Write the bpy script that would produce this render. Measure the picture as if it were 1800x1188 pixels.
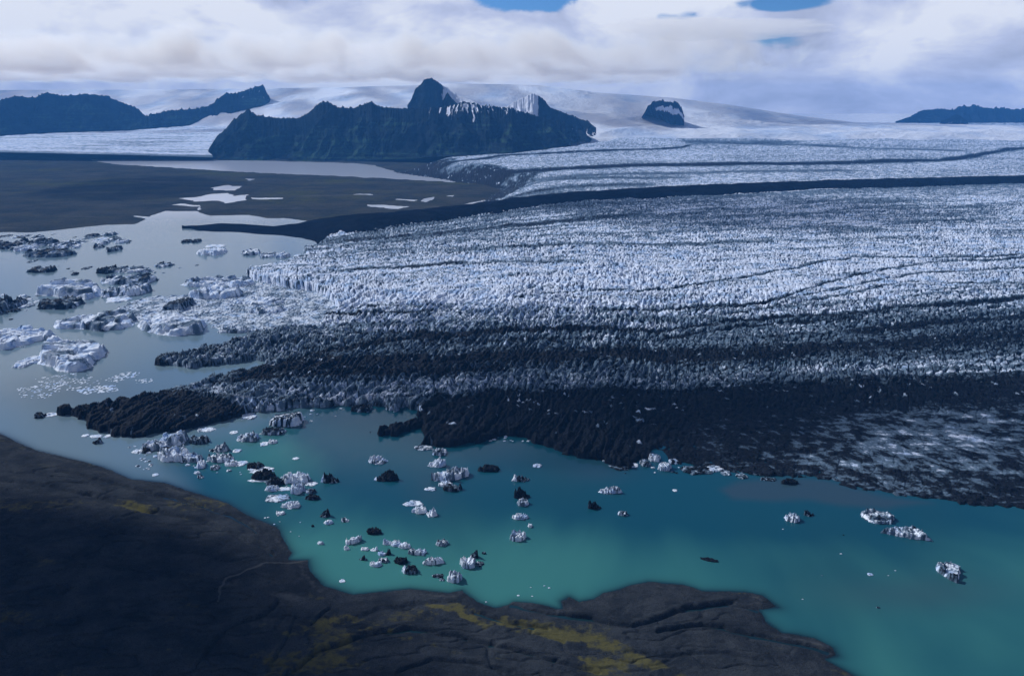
import bpy, math, random
import numpy as np
for o in list(bpy.data.objects): bpy.data.objects.remove(o)
S = bpy.context.scene
C = S.collection
R = math.radians

# ------------------------------------------------------------------ camera
F = 1401.0                       # focal length in pixels of an 1800 wide frame
PITCH = math.atan(409 / F)
CAMH = 500.0
cam_d = bpy.data.cameras.new('camera'); cam = bpy.data.objects.new('camera', cam_d); C.objects.link(cam)
cam.location = (0, 0, CAMH); cam.rotation_euler = (math.pi / 2 - PITCH, 0, 0)
cam_d.sensor_width = 36; cam_d.lens = 36 * F / 1800
cam_d.clip_start = 1; cam_d.clip_end = 120000
S.camera = cam

# ------------------------------------------------------------------ light
SUN_EL, SUN_AZ = 36.0, -56.0     # azimuth measured from +Y (straight ahead) towards +X
EXPOSURE = -0.28
sd = bpy.data.lights.new('sun', 'SUN'); sd.energy = 5.0; sd.angle = R(0.5); sd.color = (1.0, 0.99, 0.975)
sun = bpy.data.objects.new('sun', sd); C.objects.link(sun)
sdir = np.array([math.sin(R(SUN_AZ)) * math.cos(R(SUN_EL)), math.cos(R(SUN_AZ)) * math.cos(R(SUN_EL)), math.sin(R(SUN_EL))])
from mathutils import Vector
sun.rotation_euler = Vector(sdir).to_track_quat('Z', 'Y').to_euler()

def nd(nt, typ, **kw):
    n = nt.nodes.new(typ)
    for k, v in kw.items():
        if k.startswith('i_'):
            key = k[2:].replace('_', ' ')
            n.inputs[key].default_value = v
        else: setattr(n, k, v)
    return n

W = bpy.data.worlds.new('World'); S.world = W; W.use_nodes = True
nt = W.node_tree; nt.nodes.clear(); L = nt.links.new
sky = nd(nt, 'ShaderNodeTexSky', sky_type='NISHITA', sun_disc=False)
sky.sun_elevation = R(SUN_EL); sky.sun_rotation = R(SUN_AZ); sky.altitude = 500; sky.air_density = 1.0; sky.dust_density = 0.6; sky.ozone_density = 2.5
bg1 = nd(nt, 'ShaderNodeBackground', i_Strength=0.085)
tint = nd(nt, 'ShaderNodeMix', data_type='RGBA', blend_type='MULTIPLY'); tint.inputs[0].default_value = 1; tint.inputs[7].default_value = (0.42, 0.78, 1.35, 1); L(sky.outputs[0], tint.inputs[6]); L(tint.outputs[2], bg1.inputs[0])
geo = nd(nt, 'ShaderNodeTexCoord')
sep = nd(nt, 'ShaderNodeSeparateXYZ'); L(geo.outputs['Generated'], sep.inputs[0])
def M(nt, op, a, b=None, c=None, clamp=False):
    n = nt.nodes.new('ShaderNodeMath'); n.operation = op; n.use_clamp = clamp
    for i, v in enumerate((a, b, c)):
        if v is None: continue
        if isinstance(v, (int, float)): n.inputs[i].default_value = v
        else: nt.links.new(v, n.inputs[i])
    return n.outputs[0]
mp_ = nd(nt, 'ShaderNodeMapping'); L(geo.outputs['Generated'], mp_.inputs[0]); mp_.inputs['Scale'].default_value = (1.0, 1.0, 2.3); mp_.inputs['Location'].default_value = (0.37, 0.1, 0.2)
n1 = nd(nt, 'ShaderNodeTexNoise', i_Scale=3.6, i_Detail=10.0, i_Roughness=0.55, i_Distortion=0.5); L(mp_.outputs[0], n1.inputs[0])
n2 = nd(nt, 'ShaderNodeTexNoise', i_Scale=6.0, i_Detail=10.0, i_Roughness=0.56, i_Distortion=0.35); L(mp_.outputs[0], n2.inputs[0])
az = M(nt, 'DIVIDE', sep.outputs[0], M(nt, 'MAXIMUM', sep.outputs[1], 0.05))       # tangent of the azimuth
el = sep.outputs[2]
# openings in the cloud through which the blue sky shows: (tan azimuth, elevation, half width, half height)
hole = None
for (a0, e0, ra, re, k) in [(0.015, 0.122, 0.07, 0.018, 1.15), (-0.02, 0.14, 0.05, 0.02, .9), (0.31, 0.108, 0.07, 0.008, 1.1), (0.18, 0.098, 0.05, 0.006, .75), (0.50, 0.105, 0.04, 0.006, .7), (-0.1, 0.5, 3.0, 0.33, 1.2), (0.0, 0.22, 0.5, 0.05, .9)]:
    u = M(nt, 'DIVIDE', M(nt, 'SUBTRACT', az, a0), ra); v = M(nt, 'DIVIDE', M(nt, 'SUBTRACT', el, e0), re)
    q = M(nt, 'SUBTRACT', 1.0, M(nt, 'ADD', M(nt, 'MULTIPLY', u, u), M(nt, 'MULTIPLY', v, v)))
    q = M(nt, 'MULTIPLY', M(nt, 'MAXIMUM', q, -1.7), k)
    hole = q if hole is None else M(nt, 'MAXIMUM', hole, q)
hn = M(nt, 'ADD', M(nt, 'ADD', hole, M(nt, 'MULTIPLY', M(nt, 'SUBTRACT', n1.outputs[0], 0.5), -5.0)), M(nt, 'MULTIPLY', M(nt, 'SUBTRACT', n2.outputs[0], 0.5), -8.0))
cov = nd(nt, 'ShaderNodeMapRange', interpolation_type='SMOOTHSTEP'); L(hn, cov.inputs[0])
cov.inputs[1].default_value = 1.0; cov.inputs[2].default_value = 0.1
covm = cov.outputs[0]
rp = nd(nt, 'ShaderNodeValToRGB')
# whiter to the left, greyer lobes to the right
bias = M(nt, 'MULTIPLY', M(nt, 'MINIMUM', M(nt, 'MAXIMUM', az, -0.7), 0.7), -0.13)
vo = nd(nt, 'ShaderNodeTexVoronoi', feature='F1', i_Scale=8.0, i_Detail=3.0, i_Roughness=0.6, i_Lacunarity=2.2); vo.normalize = True
wv = nd(nt, 'ShaderNodeVectorMath', operation='MULTIPLY_ADD'); L(n2.outputs[1], wv.inputs[0]); wv.inputs[1].default_value = (.10, .10, .16); L(mp_.outputs[0], wv.inputs[2]); L(wv.outputs[0], vo.inputs[0])
puff = M(nt, 'MULTIPLY', M(nt, 'SUBTRACT', 0.42, vo.outputs[0]), 0.75)
L(M(nt, 'ADD', M(nt, 'ADD', M(nt, 'ADD', M(nt, 'MULTIPLY', M(nt, 'SUBTRACT', n2.outputs[0], .5), 1.9), 0.5), bias), puff), rp.inputs[0])
e = rp.color_ramp.elements
e[0].position = 0.20; e[0].color = (0.40, 0.46, 0.64, 1)
e[1].position = 0.74; e[1].color = (0.83, 0.88, 1.0, 1)
e2_ = e.new(0.45); e2_.color = (0.55, 0.62, 0.85, 1)
dk = nd(nt, 'ShaderNodeMapRange', interpolation_type='SMOOTHSTEP'); L(el, dk.inputs[0]); dk.inputs[1].default_value = 0.16; dk.inputs[2].default_value = 0.40
dk.inputs[3].default_value = 1.12; dk.inputs[4].default_value = 0.20
bg2 = nd(nt, 'ShaderNodeBackground'); L(rp.outputs[0], bg2.inputs[0]); L(dk.outputs[0], bg2.inputs[1])
mx = nd(nt, 'ShaderNodeMixShader'); L(covm, mx.inputs[0]); L(bg1.outputs[0], mx.inputs[1]); L(bg2.outputs[0], mx.inputs[2])
wo = nd(nt, 'ShaderNodeOutputWorld'); L(mx.outputs[0], wo.inputs[0])

vs = S.view_settings; vs.view_transform = 'Standard'; vs.look = 'None'; vs.gamma = 1; vs.exposure = EXPOSURE
S.render.engine = 'CYCLES'
S.cycles.volume_bounces = 2; S.cycles.max_bounces = 6; S.cycles.transparent_max_bounces = 16

# ------------------------------------------------------------------ projection helpers
CP, SP = math.cos(PITCH), math.sin(PITCH)
def ray(px, py):
    u = (np.asarray(px, float) - 900) / F; v = (594 - np.asarray(py, float)) / F
    return u, CP + v * SP, -SP + v * CP
def ground(px, py, z=0.0):
    dx, dy, dz = ray(px, py); t = (z - CAMH) / dz
    return t * dx, t * dy
def at_dist(px, py, D):           # point on the ray at forward distance D
    dx, dy, dz = ray(px, py); t = D / dy
    return t * dx, np.asarray(D, float) + 0 * t, CAMH + t * dz
def proj(X, Y, Z):
    c = Y * CP - (Z - CAMH) * SP
    up = Y * SP + (Z - CAMH) * CP
    return 900 + F * X / c, 594 - F * up / c

# ------------------------------------------------------------------ noise
def _h(ix, iy, s):
    h = (ix.astype(np.int64) * 374761393 + iy.astype(np.int64) * 668265263 + s * 974634777) & 0xffffffff
    h = ((h ^ (h >> 13)) * 1274126177) & 0xffffffff
    h = (h ^ (h >> 16)) & 0xffffffff
    h = (h * 2246822519) & 0xffffffff
    return ((h ^ (h >> 15)) & 0xffffffff) / 4294967295.0
def gn(x, y, s=0):
    ix = np.floor(x); iy = np.floor(y); fx = x - ix; fy = y - iy
    u = fx * fx * fx * (fx * (fx * 6 - 15) + 10); v = fy * fy * fy * (fy * (fy * 6 - 15) + 10)
    def g(ax, ay):
        a = _h(ix + ax, iy + ay, s) * 2 * math.pi
        return np.cos(a) * (fx - ax) + np.sin(a) * (fy - ay)
    a = g(0, 0); b = g(1, 0); c = g(0, 1); d = g(1, 1)
    return (a + (b - a) * u + ((c + (d - c) * u) - (a + (b - a) * u)) * v) * 1.5
def fbm(x, y, s=0, o=4, r=0.5):
    t = 0; a = 1; n = 0
    for i in range(o):
        t = t + a * gn(x * 2 ** i, y * 2 ** i, s + i * 17); n += a; a *= r
    return t / n
def ridged(x, y, s=0, o=4):
    t = 0; a = 1; n = 0
    for i in range(o):
        t = t + a * (1 - np.abs(gn(x * 2 ** i, y * 2 ** i, s + i * 17)) * 1.6); n += a; a *= .5
    return t / n
def worley(x, y, s=0, jit=0.9, off=False):
    ix = np.floor(x); iy = np.floor(y)
    f1 = np.full(x.shape, 9.0); f2 = np.full(x.shape, 9.0); cid = np.zeros(x.shape); ox = np.zeros(x.shape); oy = np.zeros(x.shape)
    for a in (-1, 0, 1):
        for b in (-1, 0, 1):
            cxx = ix + a; cyy = iy + b
            dx = cxx + .5 + jit * (_h(cxx, cyy, s) - .5) - x; dy = cyy + .5 + jit * (_h(cxx, cyy, s + 7) - .5) - y
            d = np.sqrt(dx * dx + dy * dy); k = d < f1
            f2 = np.where(k, f1, np.minimum(f2, d)); cid = np.where(k, _h(cxx, cyy, s + 13), cid); f1 = np.where(k, d, f1)
            if off: ox = np.where(k, dx, ox); oy = np.where(k, dy, oy)
    if off:               # tilt of the facet every cell carries, pointing anywhere
        an = cid * 61.0; return f1, f2, cid, np.cos(an) * ox + np.sin(an) * oy
    return f1, f2, cid
def ss(a, b, x):
    t = np.clip((x - a) / (b - a), 0, 1); return t * t * (3 - 2 * t)
def sdf(X, Y, pts):               # >0 inside
    P = np.asarray(pts, float); sh = X.shape; X = X.ravel(); Y = Y.ravel()
    d = np.full(X.shape, 1e18); ins = np.zeros(X.shape, bool)
    n = len(P)
    for i in range(n):
        x0, y0 = P[i]; x1, y1 = P[(i + 1) % n]
        ex, ey = x1 - x0, y1 - y0; L2 = ex * ex + ey * ey + 1e-9
        t = np.clip(((X - x0) * ex + (Y - y0) * ey) / L2, 0, 1)
        dd = (X - x0 - t * ex) ** 2 + (Y - y0 - t * ey) ** 2
        d = np.minimum(d, dd)
        if y0 != y1:
            c = ((y0 > Y) != (y1 > Y)) & (X < (x1 - x0) * (Y - y0) / (y1 - y0) + x0)
            ins ^= c
    d = np.sqrt(d); return np.where(ins, d, -d).reshape(sh)

# ------------------------------------------------------------------ mesh helpers
def grid_mesh(name, X, Y, Z, keep=None, attrs=None, mat=None, smooth=False, origin=None):
    """link a (rows x cols) height sheet; keep = mask of vertices whose cells are kept"""
    n, m = X.shape
    idx = np.arange(n * m).reshape(n, m)
    q = np.stack([idx[:-1, :-1], idx[:-1, 1:], idx[1:, 1:], idx[1:, :-1]], -1).reshape(-1, 4)
    if keep is not None:
        k = keep.ravel(); q = q[k[q].any(1)]
    used = np.unique(q); rm = np.full(n * m, -1); rm[used] = np.arange(len(used)); q = rm[q]
    V = np.stack([X.ravel()[used], Y.ravel()[used], Z.ravel()[used]], -1).astype(np.float32)
    if origin is not None: V = V - np.asarray(origin, np.float32)
    me = bpy.data.meshes.new(name)
    me.vertices.add(len(V)); me.vertices.foreach_set('co', V.ravel())
    me.loops.add(q.size); me.loops.foreach_set('vertex_index', q.ravel().astype(np.int32))
    me.polygons.add(len(q)); me.polygons.foreach_set('loop_start', np.arange(0, q.size, 4, dtype=np.int32))
    me.polygons.foreach_set('loop_total', np.full(len(q), 4, np.int32))
    if smooth: me.polygons.foreach_set('use_smooth', np.ones(len(q), bool))
    me.update(calc_edges=True)
    for k, a in (attrs or {}).items():
        at = me.attributes.new(k, 'FLOAT', 'POINT'); at.data.foreach_set('value', np.clip(a, -10, 10).ravel()[used].astype(np.float32))
    # face up
    if len(q):
        nz = me.polygons[len(q) // 2].normal.z
        if nz < 0: me.flip_normals()
    if mat: me.materials.append(mat)
    o = bpy.data.objects.new(name, me); C.objects.link(o)
    if origin is not None: o.location = origin
    return o
def tag(o, label, cat, group=None, kind=None):
    if label: o['label'] = label
    if cat: o['category'] = cat
    if group: o['group'] = group
    if kind: o['kind'] = kind
    return o

# ------------------------------------------------------------------ materials
def mat_new(name):
    m = bpy.data.materials.new(name); m.use_nodes = True; t = m.node_tree; t.nodes.clear()
    out = t.nodes.new('ShaderNodeOutputMaterial'); b = t.nodes.new('ShaderNodeBsdfPrincipled'); t.links.new(b.outputs[0], out.inputs[0])
    return m, t, b
def att(t, name):
    a = t.nodes.new('ShaderNodeAttribute'); a.attribute_name = name; return a.outputs['Fac']
def pos(t, sx=1, sy=1, sz=1):
    g = t.nodes.new('ShaderNodeNewGeometry'); mp = t.nodes.new('ShaderNodeMapping'); t.links.new(g.outputs['Position'], mp.inputs[0])
    mp.inputs['Scale'].default_value = (sx, sy, sz); return mp.outputs[0]
def noise(t, vec, sc, det=5, ro=.55, dist=0):
    n = t.nodes.new('ShaderNodeTexNoise'); t.links.new(vec, n.inputs[0]); n.inputs['Scale'].default_value = sc
    n.inputs['Detail'].default_value = det; n.inputs['Roughness'].default_value = ro; n.inputs['Distortion'].default_value = dist
    return n.outputs[0]
def mr(t, v, a, b, c=0.0, d=1.0, smooth=True):
    n = t.nodes.new('ShaderNodeMapRange'); n.interpolation_type = 'SMOOTHSTEP' if smooth else 'LINEAR'
    t.links.new(v, n.inputs[0])
    for i, x in enumerate((a, b, c, d)): n.inputs[i + 1].default_value = x
    return n.outputs[0]
def mixc(t, f, a, b):
    n = t.nodes.new('ShaderNodeMix'); n.data_type = 'RGBA'
    if isinstance(f, (int, float)): n.inputs[0].default_value = f
    else: t.links.new(f, n.inputs[0])
    for i, c in ((6, a), (7, b)):
        if isinstance(c, tuple): n.inputs[i].default_value = (*c, 1)
        else: t.links.new(c, n.inputs[i])
    return n.outputs[2]
def bump(t, b, h, strength, dist):
    n = t.nodes.new('ShaderNodeBump'); n.inputs['Strength'].default_value = strength; n.inputs['Distance'].default_value = dist
    t.links.new(h, n.inputs['Height']); t.links.new(n.outputs[0], b.inputs['Normal'])

GREY = (0.10, 0.155, 0.225); ICE = (0.66, 0.75, 0.93); ICE2 = (0.32, 0.47, 0.74); DIRT = (0.003, 0.0045, 0.008); DIRT2 = (0.014, 0.018, 0.025)
def ice_mat(name, fs=1.0, bd=0.6, ice=ICE, ice2=ICE2):
    m, t, b = mat_new(name)
    p = pos(t)
    d = att(t, 'debris_shade')
    nf = noise(t, p, 0.22 * fs, 6, .65)
    nc = noise(t, p, 0.03 * fs, 4, .6)
    v = M(t, 'ADD', d, M(t, 'MULTIPLY', M(t, 'SUBTRACT', nf, 0.5), 0.6))
    v = M(t, 'ADD', v, M(t, 'MULTIPLY', M(t, 'SUBTRACT', nc, 0.5), 0.35))
    clean = mixc(t, mr(t, nc, 0.42, 0.68), ice, ice2)
    dirt = mixc(t, mr(t, nf, .35, .7), DIRT, DIRT2)
    L = t.links.new
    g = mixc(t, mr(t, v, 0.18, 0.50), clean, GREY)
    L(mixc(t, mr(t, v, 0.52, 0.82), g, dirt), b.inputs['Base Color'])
    b.inputs['Roughness'].default_value = 0.7
    b.inputs['Specular IOR Level'].default_value = 0.04
    bump(t, b, noise(t, p, 0.35 * fs, 6, .7), 0.9, bd)
    return m
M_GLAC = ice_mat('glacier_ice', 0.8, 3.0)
M_BERG = ice_mat('berg_ice', 1.6, 0.7, ice=(0.72, 0.80, 0.93))
M_BRASH = ice_mat('brash_ice', 1.3, 0.8, ice=(0.60, 0.68, 0.80))

def rock_mat(name, base, base2, snowc=(0.72, 0.78, 0.92), fs=1.0, green=None, bd=4, bs=.5):
    m, t, b = mat_new(name); p = pos(t)
    n1_ = noise(t, p, 0.012 * fs, 12, .72); n2_ = noise(t, p, 0.08 * fs, 6, .6)
    c = mixc(t, mr(t, n1_, .35, .65), base, base2)
    n3_ = noise(t, p, 0.45 * fs, 5, .75); c = mixc(t, mr(t, n3_, .45, .72), c, tuple(v * .35 for v in base)); c = mixc(t, mr(t, n3_, .42, .25, 0, .8), c, tuple(v * 1.9 for v in base2))
    if green:
        gr = att(t, 'moss'); v = M(t, 'ADD', gr, M(t, 'MULTIPLY', M(t, 'SUBTRACT', n2_, .5), 1.2))
        v = M(t, 'ADD', v, M(t, 'MULTIPLY', M(t, 'SUBTRACT', n1_, .5), 0.6))
        gc = mixc(t, noise(t, p, .3 * fs, 4), green[0], green[1])
        c = mixc(t, mr(t, v, .38, .85), c, gc)
    c = mixc(t, mr(t, M(t, 'ADD', att(t, 'pale'), M(t, 'MULTIPLY', M(t, 'SUBTRACT', n2_, .5), .8)), .25, .9, 0, .8), c, (0.075, 0.08, 0.085))
    s = att(t, 'snow'); v = M(t, 'ADD', s, M(t, 'MULTIPLY', M(t, 'SUBTRACT', n2_, .5), .5))
    c = mixc(t, mr(t, v, .42, .55), c, snowc)
    t.links.new(c, b.inputs['Base Color']); b.inputs['Roughness'].default_value = .85; b.inputs['Specular IOR Level'].default_value = .0
    bump(t, b, noise(t, p, 0.05 * fs, 9, .66), bs, bd)
    return m
M_LAND = rock_mat('black_gravel', (0.017, 0.021, 0.027), (0.040, 0.046, 0.054), fs=2.0, green=((0.045, 0.045, 0.018), (0.105, 0.098, 0.040)), bd=3, bs=.9)
M_PLAIN = rock_mat('outwash_plain', (0.028, 0.036, 0.042), (0.056, 0.060, 0.058), fs=.35, green=((0.042, 0.056, 0.022), (0.070, 0.074, 0.032)), bd=8)
M_MOR = rock_mat('moraine_rubble', (0.004, 0.006, 0.012), (0.010, 0.014, 0.022), fs=1.0, bd=5, bs=.8)
M_MTN = rock_mat('mountain_rock', (0.004, 0.008, 0.014), (0.018, 0.026, 0.032), fs=.35, green=((0.024, 0.058, 0.040), (0.040, 0.070, 0.046)), bd=25, bs=.6)

m, t, b = mat_new('lagoon_water'); M_WATER = m; p = pos(t)
si = att(t, 'silt_sheen'); te = att(t, 'teal')
n1_ = noise(t, pos(t, 1, .45, 1), 0.0035, 4, .5, .6)
tealc = mixc(t, mr(t, M(t, 'ADD', te, M(t, 'MULTIPLY', M(t, 'SUBTRACT', n1_, .5), 1.3)), .25, .85), (0.006, 0.064, 0.096), (0.042, 0.178, 0.168))
c = mixc(t, mr(t, si, 0, 1, smooth=False), tealc, (0.125, 0.195, 0.245))  # silt grey, lightened so the colour also carries the clouds' reflection
c = mixc(t, att(t, 'mud'), c, (0.042, 0.062, 0.084))
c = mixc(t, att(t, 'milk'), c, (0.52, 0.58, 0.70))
c = mixc(t, att(t, 'shoal'), c, (0.006, 0.014, 0.022))
t.links.new(c, b.inputs['Base Color']); b.inputs['Roughness'].default_value = 0.13; b.inputs['IOR'].default_value = 1.33; b.inputs['Specular IOR Level'].default_value = .4
bump(t, b, noise(t, pos(t, 1, .5, 1), .12, 4, .5), 0.15, 0.12)

# ------------------------------------------------------------------ traced outlines (pixels of the 1800 x 1188 frame; third value = height of that edge)
def world(pts, z=0.0):
    out = []
    for q in pts:
        x, y = ground(q[0], q[1], q[2] if len(q) > 2 else z); out.append((float(x), float(y)))
    return out
def zglac(X, Y):                  # smooth glacier surface, rising inland
    z = 13 + 0.015 * np.maximum(0, Y - 1500)
    z = z - 0.03 * np.maximum(0, Y - 15300)
    return z
def gl_ground(px, py):
    Y = np.full(np.shape(px), 3000.0)
    for _ in range(30):
        x, Y2 = ground(px, py, zglac(0, Y)); Y = .5 * Y + .5 * np.clip(Y2, 500, 16000)
    return ground(px, py, zglac(0, Y))

GL = [(572,424,14),(560,438,10),(535,441,10),(537,455,10),(500,463,12),(470,471,12),(438,473,12),(436,488),(455,497),(490,503),(520,508),(555,512),(580,524),(592,536),
      (596,550),(572,560),(560,576,8),(520,572,8),(470,580,8),(400,598,8),(330,617,8),(277,628,6),(274,641),(330,647),(400,641),(440,633),(476,637),(440,646,8),(370,661,8),(335,676,8),(312,681,6),(285,690,6),
      (240,696,6),(200,705,6),(165,711,6),(130,715,6),(104,717,4),(106,730),(150,737),(160,754),(210,769),(250,767),(330,756),(390,741),(430,727),(520,719),(600,713),(670,715),(684,724),(715,714),
      (742,731,6),(700,746,6),(655,755,5),(660,767),(700,766),(745,752),(742,782),(790,787),(850,777),(905,766),(940,777),(960,787),(1010,802),(1060,814),(1105,822),(1142,804),(1152,790),
      (1166,792),(1184,815),(1250,822),(1330,836),(1390,840),(1430,838),(1500,858),(1560,868),(1640,880),(1720,888),(1810,895),(2060,918)]
glp = world(GL)
for q in [(2300,900),(2300,213),(1060,213),(1050,232),(1030,246),(860,266),(735,274),(690,284),(780,297),(868,316),(815,350),(700,376),(640,390)]:
    x, y = gl_ground(np.array(q[0]), np.array(q[1]))
    glp.append((float(x), float(y)))

LAND = [(-900,700),(-300,722),(-60,750),(0,762),(30,776),(60,790),(100,800),(180,820),(230,842),(290,848),(330,862),(400,884),(440,908),(486,925),(500,950),(512,972),(506,984),(541,984),(546,1005),(570,1030),(620,1045),(680,1038),
        (720,1034),(790,1042),(812,1037),(840,1058),(870,1068),(895,1063),(905,1058),(930,1059),(960,1064),(988,1071),(986,1056),(1000,1048),(1018,1057),(1045,1052),(1062,1042),(1082,1037),(1110,1028),(1140,1022),(1200,1027),
        (1235,1038),(1310,1040),(1340,1046),(1369,1067),(1335,1071),(1346,1091),(1376,1112),(1402,1115),(1432,1122),(1464,1138),(1473,1152),(1450,1158),(1480,1175),(1512,1192),(1620,1270),(1750,1500),(-1500,2200)]
SHORE = LAND[3:-2]
# ------------------------------------------------------------------ lagoon water
def px_grid(x0, x1, nx, ys, zf=0.0):
    px = np.linspace(x0, x1, nx)[None, :]; py = np.asarray(ys)[:, None]
    px, py = np.broadcast_arrays(px, py)
    X, Y = ground(px, py, zf); return X.copy(), Y.copy()
ys = np.concatenate([np.linspace(2600, 1250, 20), np.linspace(1240, 262, 420), np.linspace(258, 200, 24)])
X, Y = px_grid(-500, 2300, 560, ys)
PX, PY = proj(X, Y, 0 * X)
jx = PX + 30 * fbm(X / 260, Y / 260, 3); jy = PY + 16 * fbm(X / 260, Y / 400, 5)
silt_sheen = ss(-40, 60, sdf(jx, jy, [(-600,1300),(-300,830),(200,860),(330,860),(300,810),(420,770),(520,720),(700,640),(800,200),(-600,200)]))
teal = 0.15 + 0.5 * ss(900, 1080, jy + 0.02 * jx) + 0.5 * np.exp(-((jx - 520) / 230) ** 2 - ((jy - 960) / 160) ** 2) + .5 * np.exp(-((jx - 470) / 110) ** 2 - ((jy - 790) / 60) ** 2)
teal += .22 * np.exp(-((jx - 1000) / 260) ** 2 - ((jy - 960) / 70) ** 2) + .2 * np.exp(-((jx - 1400) / 150) ** 2 - ((jy - 960) / 40) ** 2)
teal -= .5 * np.exp(-((jx - 720) / 130) ** 2 - ((jy - 780) / 60) ** 2)
mud = .62 * ss(-6, 10, sdf(PX + 8 * fbm(X / 60, Y / 60, 9), PY + 4 * fbm(X / 60, Y / 60, 8), [(1262,858),(1300,842),(1380,838),(1450,842),(1560,872),(1640,884),(1560,895),(1480,890),(1420,880),(1340,882),(1285,878)]))
mud += .35 * np.exp(-((jx - 1620) / 170) ** 2 - ((jy - 1040) / 32) ** 2) + .35 * np.exp(-((jx - 1050) / 70) ** 2 - ((jy - 825) / 22) ** 2) + .25 * np.exp(-((jx - 760) / 30) ** 2 - ((jy - 860) / 40) ** 2)
mud += .4 * np.exp(-((jx - 130) / 160) ** 2 - ((jy - 690) / 40) ** 2)
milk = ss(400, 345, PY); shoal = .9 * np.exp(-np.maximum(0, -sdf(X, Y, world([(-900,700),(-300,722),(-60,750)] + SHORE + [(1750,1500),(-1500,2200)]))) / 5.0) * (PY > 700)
o = grid_mesh('lagoon_water', X, Y, 0 * X, attrs={'milk': milk, 'shoal': shoal, 'silt_sheen': silt_sheen, 'teal': np.clip(teal, 0, 1), 'mud': np.clip(mud, 0, 1)}, mat=M_WATER, smooth=True)
tag(o, None, None, kind='structure')

# ------------------------------------------------------------------ foreground shore
lw = world(LAND)
ys = np.concatenate([np.linspace(2100, 1215, 40), np.linspace(1214, 700, 420)])
X, Y = px_grid(-700, 1800, 1150, ys)
PX, PY = proj(X, Y, 0 * X)
d = sdf(X, Y, lw) + 3.0 * fbm(X / 18, Y / 18, 21) + 1.2 * fbm(X / 5, Y / 5, 22)
in_ = np.maximum(d, 0)
left = ss(620, 150, PX)
wx = X + 25 * fbm(X / 90, Y / 90, 25); wy = Y + 25 * fbm(X / 90, Y / 90, 26)
fold = ridged(wx / 230, wy / 75, 31, 3)
Z = -2.5 + 2.9 * ss(-8, 3, d) + 2.0 * ss(0, 25, in_) + (2.5 + 5 * left) * ss(5, 160, in_) * (.7 + fold * .55) + (.9 + .6 * left) * fbm(X / 30, Y / 12, 33, 6, .6) * ss(2, 30, in_)
# drainage channels
ch = np.abs(fbm(wx / 120, wy / 45, 41, 3)); Z -= (1.6 + 1 * left) * np.exp(-(ch / .03) ** 2) * ss(12, 50, in_)
def blob(cx, cy, rx, ry, a=0):
    ca, sa = math.cos(R(a)), math.sin(R(a)); u = (PX - cx) * ca + (PY - cy) * sa; v = -(PX - cx) * sa + (PY - cy) * ca
    return np.exp(-(u / rx) ** 2 - (v / ry) ** 2)
def stroke(pts, w):
    d = np.full(PX.shape, 1e9)
    for (x0, y0), (x1, y1) in zip(pts[:-1], pts[1:]):
        ex, ey = x1 - x0, y1 - y0; tt = np.clip(((PX - x0) * ex + (PY - y0) * ey) / (ex * ex + ey * ey), 0, 1)
        d = np.minimum(d, np.hypot(PX - x0 - tt * ex, PY - y0 - tt * ey))
    return np.exp(-(d / w) ** 2)
moss = .9 * stroke([(800,1068),(860,1095),(920,1098),(965,1115),(1010,1130),(1080,1140),(1130,1165),(1200,1200)], 13) + .8 * stroke([(750,1064),(800,1075),(850,1105)], 6)
moss += .75 * blob(455, 1105, 26, 12) + .6 * blob(580, 1150, 75, 26, -15) + .6 * stroke([(500,1118),(600,1088),(700,1120),(800,1150),(880,1165)], 10) + .55 * blob(470, 1165, 60, 22)
moss += .7 * stroke([(1010,1155),(1060,1185)], 8) + .55 * blob(1290, 1178, 30, 9) + .45 * blob(1110, 1165, 60, 18)
moss += .42 * blob(40, 900, 90, 30, 10) + .4 * blob(170, 885, 60, 20) + .42 * blob(260, 905, 60, 14, 10) + .3 * blob(60, 800, 90, 14, 8) + .25 * blob(300, 960, 90, 20)
moss = moss * (.45 + .55 * ss(-.3, .4, fbm(X / 14, Y / 14, 51)))+ .50 * ss(-.1, .5, fbm(X / 120, Y / 60, 52, 4))
PXs, PYs = PX, PY; PX = PX + 7 * fbm(X / 22, Y / 22, 55, 4); PY = PY + 4 * fbm(X / 22, Y / 22, 56, 4)
cuts = [([(500,1200),(560,1150),(640,1122),(720,1108),(800,1122),(880,1140),(960,1160),(1050,1188)], 5, 3.2), ([(835,1078),(900,1100),(965,1108)], 5, 3), ([(985,1084),(1060,1096),(1110,1106),(1160,1091),(1210,1073),(1290,1061)], 4.5, 3.0),
        ([(1155,1114),(1200,1106),(1235,1101),(1270,1107),(1300,1116),(1360,1128),(1420,1138),(1452,1147)], 5, 3.4), ([(500,1075),(545,1105),(580,1072)], 4, 2), ([(470,1188),(505,1130),(520,1090)], 4, 2.2), ([(600,1100),(660,1078),(730,1064),(800,1062)], 6, 1.6),
        ([(100,830),(180,848),(260,868),(330,885),(400,905),(450,935)], 5, 3.0), ([(0,850),(90,862),(180,880),(260,905),(340,915),(420,945),(480,975)], 6, 3.0), ([(340,1188),(370,1150),(400,1110),(470,1085),(490,1060)], 5, 3), ([(0,930),(120,925),(220,945),(300,950)], 5, 2.5),
        ([(700,1188),(760,1165),(840,1172),(900,1188)], 5, 2.2), ([(1100,1150),(1180,1160),(1260,1150),(1340,1165)], 6, 2), ([(900,1065),(960,1080),(1040,1092)], 4, 2.2), ([(1330,1075),(1280,1066),(1200,1072)], 3, 1.5)]
for q_, w_, dp_ in cuts: Z = Z - dp_ * stroke(q_, w_ * .6) + dp_ * .5 * stroke([(a_, b_ - 7) for a_, b_ in q_], w_)
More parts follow.
